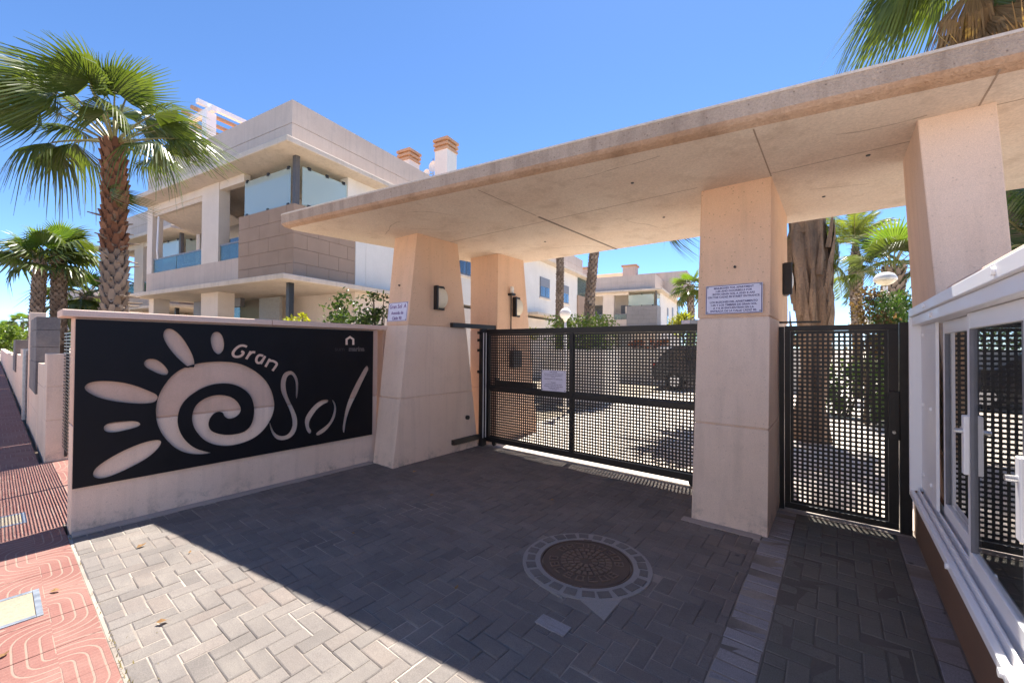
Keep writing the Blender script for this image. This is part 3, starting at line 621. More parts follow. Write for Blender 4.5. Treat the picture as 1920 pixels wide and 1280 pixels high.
def lean(col_y0, col_y1): return math.atan2(col_y1-col_y0, 3.13)
def plate(name, label, x0, x1, ysurf, z0, z1, lean_a, lines, size, mat, grp=None, cat='notice', border=None, bold=0.0):
    cx, cz = (x0+x1)/2, (z0+z1)/2
    t = thing(name, label, cat, (cx, ysurf, cz), 0, grp)
    Rl = Matrix.Translation((cx, ysurf-.004, cz)) @ Matrix.Rotation(-lean_a, 4, 'X')
    w_, h = (x1-x0)/2, (z1-z0)/2
    pl_ = MB().box(-w_, w_, -.006, 0.006, -h, h); pl_.v = [tuple(Rl @ Vector(p)) for p in pl_.v]; pl_.build('plate', M_SIGNW, t, bevel=0.002)
    sc = MB()
    for sx in (-1, 1):
        for sz in (-1, 1): sc.tube([(sx*(w_-.018), -.006, sz*(h-.018)), (sx*(w_-.018), -.010, sz*(h-.018))], 0.007, 8)
    sc.v = [tuple(Rl @ Vector(p)) for p in sc.v]; sc.build('screw', M_GALV, t)
    if border:
        bb = MB()
        for i, (a, b, c, d) in enumerate(((-w_+.004,-w_+.010,-h+.004,h-.004),(w_-.010,w_-.004,-h+.004,h-.004),(-w_+.0105,w_-.0105,-h+.004,-h+.009),(-w_+.0105,w_-.0105,h-.009,h-.004))): bb.box(a, b, -.0072, -.006, c, d)
        bb.v = [tuple(Rl @ Vector(p)) for p in bb.v]; bb.build('border_line', border, t)
    F = Rl @ Matrix(((1,0,0,0),(0,0,-1,-.0068),(0,1,0,0),(0,0,0,1)))
    lettering(lines, size, mat, t, F, bold=bold); return t
plate('address_plate', 'small white plate reading Gran Sol A above the sign wall', -4.965, -4.53, 3.462, 1.918, 2.182, lean(3.225,3.578), [('Gran Sol  A',1.3,.072),('Avenida de',1,-.018),('Cádiz 90',1,-.092)], 0.060, M_TEXTP, cat='address plate', border=M_TEXTP, bold=0.0014)
E8 = ['MAILBOXES FOR APARTMENT','1-05 AND DOORBELLS FOR','BOTH GRAN SOL A AND B ARE','ON THE CADIZ 90 STREET ENTRANCE.','LOS BUZONES DEL APARTAMENTO','1-05 Y LOS TIMBRES DE GRAN SOL','A Y B SE ENCUENTRAN EN LA','ENTRADA DE LA CALLE CÁDIZ 90.']
plate('notice_plate', 'white two language notice about mailboxes and doorbells on the middle column', -0.975, -0.51, 4.205, 1.897, 2.168, lean(4.055,4.315),
      [(s_, 1, y) for s_, y in zip(E8, (.106,.078,.050,.022,-.025,-.053,-.081,-.109))], 0.0245, M_TEXT, border=M_TEXT, bold=0.0006)
ss = MB().box(-0.19, 0.17, -.0072, -.006, -.0025, -.0005)
sn = MB()
for (x,y,z) in ((-4.76,3.488,2.42),(-0.735,4.238,2.332)): 
    t = thing('wall_anchor', 'small dark hole left in the stone above the %s' % ('address plate' if x < -2 else 'two language notice'), 'wall fixing', (x,y,z))
    MB().tube([(x,y+.02,z),(x,y-.012,z)], 0.011, 10).build('plug', M_BLACK, t)
pc = thing('photocell', 'round black gate photocell low on the sign wall column', 'photocell', (-4.49,4.572,.484))
MB().tube([(-4.50,4.572,.484),(-4.462,4.572,.484)], 0.034, 16).build('housing', M_BLACK, pc, bevel=0.004)

# ================================================================ gates
def perforated(x0, x1, z0, z1, y, mat, parent, name='mesh_panel', pitch=0.04, hole=0.0208, th_=0.004):
    nx = int((x1-x0)/pitch); nz = int((z1-z0)/pitch); ax = x0+((x1-x0)-nx*pitch)/2; az = z0+((z1-z0)-nz*pitch)/2
    m = (pitch-hole)/2
    xs = [x0]; zs = [z0]
    for i in range(nx): xs += [ax+i*pitch+m, ax+i*pitch+m+hole]
    xs.append(x1)
    for j in range(nz): zs += [az+j*pitch+m, az+j*pitch+m+hole]
    zs.append(z1)
    A, B = len(xs), len(zs); v = [(x, y-th_/2, z) for z in zs for x in xs] + [(x, y+th_/2, z) for z in zs for x in xs]; o_ = A*B; f = []
    I = lambda i, j: j*A+i
    for j in range(B-1):
        for i in range(A-1):
            a, b, c, d = I(i,j), I(i+1,j), I(i+1,j+1), I(i,j+1)
            if i % 2 and j % 2:
                f += [(p, q, q+o_, p+o_) for p, q in ((a,b),(b,c),(c,d),(d,a))]
            else: f += [(a,b,c,d), (d+o_,c+o_,b+o_,a+o_)]
    return MB().add(v, f).build(name, mat, parent)
gt = thing('vehicle_gate', 'wide black perforated metal gate across the driveway', 'gate', (-2.8, 5.0, 0))
Y0, Y1 = 4.965, 5.025
fr = MB()
MB().box(-4.47, -1.09, Y0, Y1, 1.775, 1.855).build('top_rail', M_GATE, gt, bevel=.003)
MB().box(-4.47, -1.09, Y0, Y1, 0.055, 0.135).build('bottom_rail', M_GATE, gt, bevel=.003)
for x0, x1 in ((-4.47,-4.40),(-2.915,-2.855),(-1.15,-1.09)): MB().box(x0, x1, Y0+.001, Y1-.001, 0.136, 1.774).build('stile', M_GATE, gt, bevel=.003)
for x0, x1 in ((-4.399,-2.916),(-2.854,-1.151)):
    MB().box(x0, x1, Y0+.002, Y1-.002, 0.885, 0.945).build('mid_rail', M_GATE, gt, bevel=.003)
    perforated(x0+.001, x1-.001, 0.137, 0.884, 4.995, M_GATE, gt); perforated(x0+.001, x1-.001, 0.946, 1.773, 4.995, M_GATE, gt)
wl = MB()
for x in (-4.3, -1.3): wl.tube([(x,4.98,0.04),(x,5.01,0.04)], 0.04, 14)
wl.build('roller', M_BLACK, gt)
lk = thing('gate_latch_box', 'grey electric lock box on top of the vehicle gate', 'gate lock', (-1.3, 5.0, 1.87))
MB().box(-1.42, -1.20, 4.96, 5.03, 1.856, 1.905).build('casing', M_GALV, lk, bevel=.004)
MB().box(-1.41, -1.32, 4.957, 4.9605, 1.862, 1.90).build('label_plate', M_SIGNW, lk)
MB().box(-1.19, -1.075, 4.975, 5.015, 1.856, 1.915).build('bolt_bracket', M_BLACK, lk)
plate('gate_notice', 'white safety notice fixed to the vehicle gate beside its middle stile', -3.36, -2.955, 4.958, 0.953, 1.248, 0.0,
      [('POR FAVOR',1,.122),('NO MUEVA LA PUERTA DE VEHÍCULOS',.78,.096),('DE FORMA MANUAL, SE ROMPERÁ EL',.78,.072),('MOTOR.',.8,.048),('GRACIAS POR SU COLABORACIÓN.',.82,.024),('PLEASE',1,-.026),('DO NOT PUSH THE CAR GATE',.86,-.052),('MANUALLY, THE MOTOR WILL BREAK.',.8,-.078),('THANKS FOR YOUR',.86,-.102),('COLLABORATION.',.6,-.122)], 0.023, M_TEXT)
gp = thing('gate_post', 'black double gate post with pale sealing strips beside the sign wall column', 'gate post', (-4.46, 4.9, 0))
MB().box(-4.493, -4.42, 4.835, 4.885, 0, 1.86).build('post', M_BLACK, gp, bevel=.003)
MB().box(-4.493, -4.43, 4.905, 4.955, 0, 1.86).build('post', M_BLACK, gp, bevel=.003)
MB().box(-4.42, -4.414, 4.851, 4.862, 0.13, 1.80).build('sealing_strip', M_ALU, gp)
MB().box(-4.43, -4.422, 4.922, 4.932, 0.13, 1.80).build('sealing_strip', M_ALU, gp)
bl = MB()
for z in (1.80, 1.68, 1.52, 1.18): MB().box(-4.494, -4.45, 4.79, 4.834, z-.022, z+.022).build('hinge_block', M_BLACK, gp)
tr = thing('gate_guide', 'black steel guide beam above the gate post along the columns', 'guide rail', (-4.46, 5.0, 1.88))
MB().box(-4.494, -4.43, 4.20, 6.1, 1.863, 1.93).build('beam', M_BLACK, tr, bevel=.003)
tr = thing('gate_guide', 'low black buffer rail at the foot of the sign wall column', 'guide rail', (-4.46, 4.5, .15))
MB().box(-4.494, -4.44, 4.25, 4.83, 0.115, 0.19).build('rail', M_BLACK, tr, bevel=.003)
mo = thing('gate_motor', 'dark gate motor arm seen through the vehicle gate', 'gate motor', (-4.0, 5.2, .95))
MB().box(-4.36, -3.62, 5.10, 5.20, 0.93, 1.02).build('arm', M_BLACK, mo, bevel=.006)
MB().box(-4.40, -4.36, 5.11, 5.19, 0.88, 1.06).build('pivot_bracket', M_BLACK, mo)
ib = thing('control_box', 'dark control box on the rear column, behind the gate mesh', 'control box', (-4.36, 5.62, 1.4))
MB().box(-4.40, -4.30, 5.50, 5.72, 1.22, 1.52).build('casing', plain('box_grey', (0.06,0.06,0.065), 0.5), ib, bevel=.008)

pg = thing('pedestrian_gate', 'narrow black perforated gate to the footpath beside the cabinet', 'gate', (0.02, 4.89, 0))
MB().box(-0.452, -0.41, 4.87, 4.92, 0.0, 1.80).build('hinge_post', M_BLACK, pg)
MB().box(0.425, 0.502, 4.85, 4.93, 0.0, 1.815).build('latch_post', M_BLACK, pg, bevel=.003)
MB().box(-0.405, 0.42, 4.872, 4.912, 1.755, 1.805).build('top_rail', M_GATE, pg, bevel=.003)
MB().box(-0.405, 0.42, 4.872, 4.912, 0.02, 0.075).build('bottom_rail', M_GATE, pg, bevel=.003)
MB().box(-0.405, -0.36, 4.873, 4.911, 0.076, 1.754).build('stile', M_GATE, pg); MB().box(0.355, 0.42, 4.873, 4.911, 0.076, 1.754).build('stile', M_GATE, pg)
perforated(-0.359, 0.354, 0.077, 1.753, 4.892, M_GATE, pg)
MB().box(0.352, 0.424, 4.835, 4.872, 0.80, 1.22).build('lock_case', M_BLACK, pg, bevel=.004)
MB().tube([(0.385,4.835,0.87),(0.385,4.80,0.87)], 0.012, 10).build('lock_cylinder', M_STEEL, pg)
cl = thing('gate_closer', 'thin dark closer bar above the pedestrian gate', 'door closer', (-.35, 4.95, 1.86))
MB().tube([(-0.455,4.93,1.845),(-0.12,4.96,1.845)], 0.010, 6).build('bar', M_BLACK, cl)
# ================================================================ cabinet and its wall on the right
cw = thing('cabinet_wall', 'brown rendered low wall under the white aluminium cabinet', 'wall', (0.72, 2.8, 0))
MB().box(0.52, 1.0, 0.55, 4.95, -0.1, 0.56).build('render_base', M_BROWN, cw, bevel=.006)
MB().box(0.90, 1.0, 0.55, 3.44, 0.562, 1.87).build('rear_wall', M_PEACH, cw)
MB().box(0.50, 1.03, 0.50, 3.43, 1.872, 1.945).build('coping_stone', M_COPING, cw, bevel=.008)
cb = thing('glass_cabinet', 'white aluminium cabinet with sliding glass panes and key locks', 'cabinet', (0.6, 2.4, .58))
YA, YB = 4.03, 0.62
f = MB(); f.box(0.40, 0.52, YB, YA, 1.808, 1.864); f.build('top_rail', M_ALU, cb, bevel=.004)
MB().box(0.415, 0.52, YB, YA, 1.748, 1.806).build('top_rail', M_ALU, cb, bevel=.004)
MB().box(0.40, 0.425, YB, YA, 0.562, 0.60).build('sill_flange', M_ALU, cb, bevel=.004)
for i, x in enumerate((0.437, 0.467, 0.498)): MB().box(x, x+.009, YB, YA-.03, 0.580, 0.622+.006*i).build('track', M_ALU, cb, bevel=.002)
MB().box(0.426, 0.535, YB, YA, 0.563, 0.579).build('sill', M_ALU, cb)
MB().box(0.40, 0.53, YA-.028, YA+.002, 0.60, 1.806).build('end_jamb', M_ALU, cb, bevel=.003)
MB().box(0.46, 0.475, 3.47, YA-.03, 0.63, 1.746).build('filler_panel', M_ALU, cb, bevel=.002)
for (y, z) in ((3.9,1.68),(3.9,1.21),(3.9,.74),(3.62,1.21),(3.62,.74)): MB().tube([(0.46,y,z),(0.450,y,z)], 0.013, 10).build('screw', M_ALU, cb, smooth=False)
for (y, z, x) in ((3.35,1.835,.40),(2.0,1.835,.40),(3.25,1.775,.415),(2.75,.583,.40),(1.95,.583,.40)): MB().tube([(x,y,z),(x-.010,y,z)], 0.014, 10).build('screw_cap', M_ALU, cb)
def sash(x, ya, yb):
    fr = MB(); w_ = 0.048; z0, z1 = 0.632, 1.745
    fr.box(x-.012, x+.012, ya-w_, ya, z0, z1).box(x-.012, x+.012, yb, yb+w_, z0, z1).box(x-.0115, x+.0115, yb+w_, ya-w_, z0, z0+.065).box(x-.0115, x+.0115, yb+w_, ya-w_, z1-.07, z1)
    s_ = fr.build('sash', M_ALU, cb, bevel=.003)
    g_ = MB(); b_ = .01
    g_.box(x-.013, x+.013, ya-w_-b_, ya-w_-.0005, z0+.066, z1-.071).box(x-.013, x+.013, yb+w_+.0005, yb+w_+b_, z0+.066, z1-.071)
    g_.build('seal', M_ALUG, s_)
    MB().box(x-.002, x+.002, yb+w_, ya-w_, z0+.064, z1-.069).build('pane', M_CLEAR, s_)
def lock(x, y, z=1.20):
    l = MB().box(x-.032, x-.012, y-.022, y+.022, z-.13, z+.13).build('lock_plate', M_ALU, cb, bevel=.004)
    MB().tube([(x-.032, y, z+.06), (x-.058, y, z+.06)], [0.011, 0.010], 12).build('key_cylinder', M_STEEL, l)
sash(0.502, 3.46, 2.66); sash(0.472, 2.72, 1.96); sash(0.502, 2.02, 1.24); sash(0.472, 1.30, 0.64)
lock(0.502, 2.765, 1.16); lock(0.472, 2.695, 1.16); lock(0.472, 1.985, 1.12); lock(0.502, 1.99-.7, 1.14)
inn = MB().box(0.86, 0.898, YB, 3.44, 0.58, 1.80).box(0.53, 0.86, 3.42, 3.44, 0.58, 1.80).box(0.53, 0.86, YB, YB+.02, 0.58, 1.80).box(0.54, 0.86, YB+.02, 3.42, 0.565, 0.58).box(0.53, 0.86, YB+.02, 3.42, 1.785, 1.80)
inn.build('lining', M_DARKIN, cb)
for k in range(5): MB().box(0.76, 0.858, 0.75+.52*k, 1.20+.52*k, 0.75, 1.55).build('mailbox_block', plain('mailbox_grey', (0.12,0.115,0.11), 0.5), cb, bevel=.004)

# ================================================================ apartment buildings
BA = R(9.2)
def apartment(label, loc, depth, full, clad, wall=M_PINKW, dy_windows=(), seed=1, group='apartment buildings of the complex'):
    """local x to the right along the front (corner at 0), y into the depth"""
    t = thing('apartment_building', label, 'building', loc, BA, group)
    P = lambda mb, name, mat, par=None, **k: mb.build(name, mat, par or t, world=False, **k)
    Dp = depth
    # eaves slabs
    P(MB().box(-8.25, 0.0, 0.0, 4.0, 3.06, 3.19), 'eaves_slab', M_SLAB, bevel=.02)
    P(MB().box(-8.45, 0.06, 0.0, Dp+.6, 6.14, 6.28), 'eaves_slab', M_SLAB, bevel=.02)
    # parapet in two bands with a recessed joint
    for z0, z1 in ((6.28, 6.93), (6.945, 7.5)):
        p_ = MB(); p_.box(-8.4, -.55, .51, .71, z0, z1).box(-.75, -.55, .711, Dp-.2, z0, z1).box(-8.4, -8.2, .711, Dp-.2, z0, z1).box(-8.199, -.751, Dp-.4, Dp-.2, z0, z1)
        P(p_, 'parapet', wall)
    P(MB().box(-8.38, -.57, .53, .69, 6.9, 6.96).box(-.73, -.57, .70, Dp-.22, 6.9, 6.96), 'parapet_joint', wall)
    P(MB().box(-8.2, -.75, .71, Dp-.4, 6.28, 6.36), 'roof_terrace', M_TERRA)
    # first floor
    P(MB().box(-8.4, -2.80, .51, .66, 3.19, 3.90), 'front_wall', wall)
    P(MB().box(-4.80, -3.87, .512, .80, 3.902, 6.138), 'pillar', M_CREAM); P(MB().box(-8.4, -8.02, .512, .80, 3.902, 6.138), 'pillar', M_CREAM)
    P(MB().box(-8.018, -4.802, .53, .70, 5.92, 6.138).box(-3.868, -2.65, .53, .70, 5.92, 6.138), 'lintel', M_CREAM)
    P(MB().box(-8.4, -.45, 2.45, 2.65, 3.19, 6.138), 'inner_wall', M_CREAM)
    P(MB().box(-8.4, -.5, .66, 2.449, 3.19, 3.26), 'balcony_floor', M_SLAB)
    P(MB().box(-8.4, -.40, 2.651, Dp, 3.192, 6.138), 'upper_storey', M_WHITE)
    P(MB().box(-.72, -.41, 2.02, 2.29, 4.96, 6.137).box(-.72, -.405, 2.2905, 2.649, 3.193, 6.137), 'side_wall', M_WHITE)
    P(MB().box(-8.35, -8.1, 1.9, 2.44, 3.262, 6.137), 'pillar', M_CREAM)
    P(MB().box(-2.95, -2.80, .72, 2.44, 3.262, 5.0), 'partition', M_CREAM)
    P(MB().box(-2.80, -.42, .52, 2.0, 4.93, 4.955), 'terrace_floor', M_SLAB)
    # cladding panels round the corner block
    P(MB().box(-2.78, -.43, .52, .70, 3.192, 4.925).box(-.60, -.43, .70, 2.27, 3.192, 4.925), 'corner_block', M_DARKIN)
    rows = 5; rh = (4.965-3.192)/rows
    for r_ in range(rows):
        z0, z1 = 3.192+rh*r_+.004, 3.192+rh*(r_+1)-.004
        xs = [-2.79, -1.82, -.98, -.398] if r_ % 2 else [-2.79, -2.3, -1.42, -.70, -.398]
        for a, b in zip(xs, xs[1:]):
            P(MB().box(a+.004, b-(.004 if b < -.4 else 0), .49, .519, z0, z1), 'cladding_panel', clad)
        ys = [.4905, 1.15, 1.75, 2.275] if r_ % 2 else [.4905, .84, 1.46, 2.02, 2.275]
        for a, b in zip(ys, ys[1:]):
            P(MB().box(-.4295, -.399, a+(.029 if a < .5 else .004), b-.004, z0, z1), 'cladding_panel', clad)
    # glass screens over the block, steel corner post
    P(MB().box(-.54, -.42, .53, .64, 4.966, 6.138), 'steel_post', plain('post_steel', (.10,.095,.095), .5) if 'post_steel' not in MATS else MATS['post_steel'])
    P(MB().box(-2.66, -.66, .56, .572, 5.0, 5.90), 'glass_screen', M_GLASSG); P(MB().box(-.452, -.44, .72, 2.01, 5.0, 5.93), 'glass_screen', M_GLASSG)
    for x in (-2.55, -1.6, -.75):
        for z in (5.0, 5.9): P(MB().box(x-.04, x+.04, .545, .585, z-.04, z+.04), 'clamp', M_BLACK)
    for y in (.9, 1.4, 1.9):
        for z in (5.0, 5.93): P(MB().box(-.465, -.425, y-.04, y+.04, z-.04, z+.04), 'clamp', M_BLACK)
    # balustrades
    for a, b in ((-8.0, -6.4), (-6.4, -4.82), (-3.85, -2.81)):
        P(MB().box(a+.02, b-.02, .55, .562, 3.92, 4.33), 'glass_balustrade', M_GLASSB)
        P(MB().box(a, b-.001, .545, .58, 4.331, 4.37), 'handrail', M_SHUT); P(MB().box(b-.02, b+.02, .563, .60, 3.91, 4.33), 'baluster', M_SHUT)
    def window(x, y, z, w_, h, facing='front', shut=.45):
        w0 = MB()
        if facing == 'front':
            P(MB().box(x, x+w_, y-.03, y-.003, z, z+h), 'window', M_SHUT)
            q = P(MB().box(x+.05, x+w_-.05, y-.045, y-.0305, z+.05, z+h*(1-shut)), 'pane', M_PANE)
            if shut: P(MB().box(x+.03, x+w_-.03, y-.06, y-.031, z+h*(1-shut), z+h-.02), 'shutter', M_SHUT)
        else:
            wo = P(MB().box(x+.003, x+.02, y, y+w_, z, z+h), 'window', M_SHUT)
            P(MB().box(x+.0205, x+.035, y+.06, y+w_/2-.02, z+.06, z+h*(1-shut)).box(x+.0205, x+.035, y+w_/2+.02, y+w_-.06, z+.06, z+h*(1-shut)), 'pane', M_PANE, wo)
            if shut: P(MB().box(x+.0205, x+.045, y+.03, y+w_-.03, z+h*(1-shut), z+h-.01), 'shutter', M_SHUT, wo)
            P(MB().box(x+.003, x+.07, y-.06, y+w_+.06, z-.06, z-.001), 'window_sill', M_CREAM, wo)
    window(-3.75, 2.45, 3.262, .9, 2.0, shut=.7); window(-7.4, 2.45, 3.262, 2.2, 2.1, shut=0); window(-5.4, 2.45, 3.262, .4, 2.1, shut=0)
    for y, z, w_, h in dy_windows: window(-.40, y, z, w_, h, 'side')
    # ground floor
    P(MB().box(-8.4, -.42, 2.3, Dp, -.1, 3.058), 'ground_storey', M_CREAM)
    P(MB().box(-4.78, -3.85, .52, .95, -.1, 3.058), 'pillar', M_CREAM); P(MB().box(-8.2, -7.85, .52, .95, -.1, 3.058), 'pillar', M_CREAM)
    P(MB().box(-7.8, -4.85, 1.62, 1.75, 2.78, 3.057).box(-7.8, -7.3, 1.62, 1.75, -.1, 2.779), 'door_surround', M_SHUT)
    P(MB().box(-7.28, -6.0, 1.66, 1.675, 0, 2.76).box(-5.97, -4.95, 1.66, 1.675, 0, 2.76), 'glass_door', M_GLASSB)
    P(MB().box(-3.8, -2.78, 1.62, 1.70, 0, 2.98), 'panel_door', plain('door_grey', (.30,.30,.28), .4) if 'door_grey' not in MATS else MATS['door_grey'])
    P(MB().box(-.52, -.40, .40, .52, -.1, 3.058), 'corner_post', M_BLACK)
    P(MB().box(-2.75, -1.75, 2.27, 2.298, 0, 2.1), 'dark_opening', M_DARKIN)
    if Dp > 10:
        P(MB().box(-.41, .25, 12.6, 15.0, 3.18, 3.30), 'door_canopy', M_SLAB)
        P(MB().box(-.42, -.30, Dp-1.7, Dp+.1, 3.2, 4.96), 'clad_block', clad); P(MB().box(-.40, -.33, Dp-1.6, Dp+.05, 4.97, 6.1), 'glass_screen', M_GLASSB)
    if full:
        P(MB().box(-8.02, -4.82, .56, .76, 5.78, 5.92), 'awning_box', M_FABRIC)
        aw = MB(); aw.add([(-8.0,.60,5.80),(-4.84,.60,5.80),(-4.84,1.7,5.45),(-8.0,1.7,5.45)], [(0,1,2,3)]); P(aw, 'awning_fabric', M_FABRIC)
        P(MB().tube([(-7.75,.58,5.75),(-7.6,.50,4.6),(-7.7,.56,4.35)], .03, 6), 'awning_arm', M_ALU)
        P(MB().box(-8.38, -5.3, .60, .612, 7.52, 7.82), 'roof_glass_rail', M_GLASSB); P(MB().box(-8.4, -5.28, .595, .625, 7.821, 7.86), 'roof_handrail', M_SHUT)
        for x in (-8.38, -7.3, -6.3, -5.3): P(MB().box(x-.02, x+.02, .613, .64, 7.5, 7.82), 'roof_baluster', M_SHUT)
        P(MB().box(-7.25, -6.55, 1.0, 1.06, 4.20, 4.205), 'balcony_shelf', M_ALU)
    return t
C0 = (-9.65, 3.98, 0)
main = apartment('pinkish apartment building with brown stone corner block and glass screens behind the sign wall', C0, 21.5, True, M_CLAD, dy_windows=((14.15,4.23,1.26,1.08),(7.0,4.31,.9,1.0),(17.3,4.23,1.0,1.08)))
MA = Matrix.Translation(C0) @ Matrix.Rotation(BA, 4, 'Z')
def wloc(x, y, z=0): return tuple(MA @ Vector((x, y, z)))
def corner(px, py, d):
    v = Vector((0,0,CAM_H)) + (cr*((px-960)/769.92) + cu*((640-py)/769.92) + cf)*d; return v
def chimney(label, px, py, d, z0, ztop, s=.30):
    v = corner(px, py, d); t = thing('chimney', label, 'chimney', (v.x, v.y, z0), BA, 'chimneys on the main apartment building')
    MB().box(-s, s, -s, s, -.9, ztop-.52-z0).build('stack', M_WHITE, t, world=False)
    c = MB(); z1 = ztop-.52-z0
    for k in range(3): c.box(-s-.03-.015*k, s+.03+.015*k, -s-.03-.015*k, s+.03+.015*k, z1+.005+.17*k, z1+.10+.17*k).box(-s+.04, s-.04, -s+.04, s-.04, z1+.1001+.17*k, z1+.1749+.17*k)
    c.build('cap', M_TERRA, t, world=False)
chimney('tall white chimney with a tiered terracotta cap on the roof', 836, 300, 16, 7.2, 9.62, .30)
chimney('peach chimney half hidden behind the roof parapet, its terracotta cap showing', 767, 300, 17, 6.9, 9.65, .30)
v = corner(868, 320, 20); ph = thing('roof_hut', 'white rendered roof hut behind the tall white chimney', 'roof hut', (v.x, v.y, 6.36), BA)
MB().box(-1.3, .35, 0, 4, 0, 3.6).build('walls', M_WHITE, ph, world=False); MB().box(-1.36, .40, -.06, 4.06, 3.6, 3.68).build('roof', M_TERRA, ph, world=False)
v = corner(812, 320, 16.5); ds = thing('satellite_dish', 'white satellite dishes on a thin mast beside the tall chimney', 'satellite dish', (v.x, v.y, 6.36), BA)
MB().tube([(0,0,0),(0,0,2.75)], .022, 6).build('mast', M_GALV, ds, world=False)
for (px_, py_, z, s) in ((-.22,0,2.15,.17),(.2,-.1,2.3,.22)):
    b = MB(); vs = [(px_,py_-.06,z)]
    for r_ in (.5,1): vs += [(px_+s*r_*math.cos(2*PI*i/16), py_-.06-.09*r_*r_, z+s*r_*math.sin(2*PI*i/16)) for i in range(16)]
    fs = [(0,1+i,1+(i+1)%16) for i in range(16)]+[(1+i,17+i,17+(i+1)%16,1+(i+1)%16) for i in range(16)]
    b.add(vs, fs).build('dish', M_GLOBE, ds, world=False); MB().tube([(0,0,z),(px_,py_-.06,z)], .02, 6).build('arm', M_GALV, ds, world=False)
v = corner(392, 240, 13.2); pe = thing('pergola', 'white roof terrace pergola with wooden rafters beside the fan palm', 'pergola', (v.x, v.y, 7.3), BA)
for x, y in ((0,0),(-2.2,0),(0,3.0),(-2.2,3.0)): MB().box(x-.14, x+.14, y-.14, y+.14, -.9, 1.70).build('post', M_ALU, pe, world=False)
for y in (0, 3.0): MB().box(-2.7, .3, y-.07, y+.07, 1.702, 1.86).build('beam', M_ALU, pe, world=False)
for x in (-2.2, 0): MB().box(x-.07, x+.07, -.35, 3.5, 1.862, 2.0).build('beam', M_ALU, pe, world=False)
for x in (-1.7, -1.1, -.5): MB().box(x-.05, x+.05, -.3, 3.4, 1.862, 1.96).build('rafter', M_TERRA, pe, world=False)
b4 = apartment('pale apartment building with grey stone corner block seen past the globe lamp', (*corner(1240, 545, 32).xy, 0), 14, False, M_CLADG, wall=M_PINKW, dy_windows=((5.5,3.6,.7,1.6),(8.5,3.6,.8,1.9)))
chimney_b4 = thing('chimney', 'square peach chimney on the roof of the grey cornered apartment building', 'chimney', (*corner(1182, 500, 36).xy, 6.3), BA)
MB().box(-.55,.55,-.5,.5,0,2.3).build('stack', M_PINKW, chimney_b4, world=False); MB().box(-.65,.65,-.6,.6,2.3,2.45).build('cap', M_TERRA, chimney_b4, world=False)
rh4 = thing('roof_hut', 'long low roof hut along the far apartment roof, right of its chimney', 'roof hut', (*corner(1212, 500, 37).xy, 6.3), BA)
MB().box(-1.2,3.4,0,3,0,1.95).build('walls', M_PINKW, rh4, world=False)
hs = thing('house_roof', 'orange tiled sloping roof between the two slim palm trunks', 'roof', (*corner(1118, 505, 44).xy, 7.0), BA)
MB().add([(-5,0,0),(5,0,0),(5,6,0),(-5,6,0),(-3,3,2.9),(2.5,3,2.9)], [(0,1,5,4),(1,2,5),(2,3,4,5),(3,0,4),(3,2,1,0)]).build('tiles', M_TERRA, hs, world=False)
MB().box(-4.8,4.8,.2,5.8,-7,-.01).build('walls', M_PINKW, hs, world=False)
ch5 = thing('chimney', 'small peach chimney left of the orange tiled roof', 'chimney', (*corner(1103, 495, 40).xy, 6.5), BA)
MB().box(-.6,.6,-.6,.6,-2,2.6).build('stack', M_PINKW, ch5, world=False); MB().box(-.7,.7,-.7,.7,2.6,2.8).build('cap', M_TERRA, ch5, world=False)
# the block further down the street
v2 = corner(168, 469, 20.2); e2 = Vector((math.cos(BA), math.sin(BA), 0))*8.45
b2 = apartment('next apartment building down the street behind the tall fan palm', (v2.x+e2.x, v2.y+e2.y, 0), 12, False, M_CLAD)
v3 = corner(120, 560, 46); 
b3 = apartment('distant apartment building low behind the paired palm trunks', (v3.x+e2.x*.6, v3.y+e2.y*.6, 0), 9, False, M_CLAD)

# ================================================================ street walls on the left
def swall(label, x0, x1, y0, y1, top, joints=(.45,), cap=None, mat=M_PEACHLOW, name='street_wall', grp='low walls along the sidewalk'):
    t = thing(name, label, 'wall', ((x0+x1)/2, (y0+y1)/2, 0), 0, grp)
    zs = [-.1]+list(joints)+[top]
    for i in range(len(zs)-1): MB().box(x0, x1, y0, y1, zs[i]+(.005 if i else 0), zs[i+1]-.001).build('stone_course', mat, t, bevel=.006)
    MB().box(x0+.01, x1-.01, y0+.01, y1-.01, 0, top-.02).build('core', mat, t)
    return t
swall('peach gate pillar nearest to the sign wall', -8.58, -8.24, .45, .80, 1.44, (.55,1.0))
swall('low wall stepping down behind the nearest gate pillar', -10.0, -8.585, .455, .72, 1.27, (.45,.95))
swall('low wall beneath the slate slab', -12.6, -10.08, .455, .72, .9, (.45,))
sl_ = thing('slate_slab', 'tall dark slate clad slab standing over the low street wall', 'slate pillar', (-10.9, .56, .75))
for (x0, x1) in ((-11.75,-10.95),(-10.945,-10.075)):
    z = .76
    for h in (.52,.24,.28,.21): MB().box(x0, x1, .43+rng.uniform(0,.006), .69, z+.002, z+h-.002).build('slate_slab_stone', M_SLATE, sl_, bevel=.006); z += h
swall('tall narrow beige pillar behind the slate slab', -12.75, -12.44, .445, .66, 2.19, (.7,1.2,1.7))
swall('plain low wall past the beige pillar', -16.9, -12.76, .46, .70, 1.43, (.45,.95))
sl2 = thing('slate_slab', 'second dark slate slab further along the street', 'slate pillar', (-20, .56, .7))
for (x0, x1) in ((-21.6,-20.6),(-20.595,-19.6)):
    for (z0, z1) in ((.70,1.0),(1.004,1.34),(1.344,1.68)): MB().box(x0, x1, .43, .69, z0, z1).build('slate_slab_stone', M_SLATE, sl2, bevel=.006)
swall('street wall under the second slate slab', -22.5, -16.95, .46, .70, 1.25, (.45,.9))
swall('far street wall beyond the second slate slab', -32, -22.6, .46, .70, 1.12, (.45,))
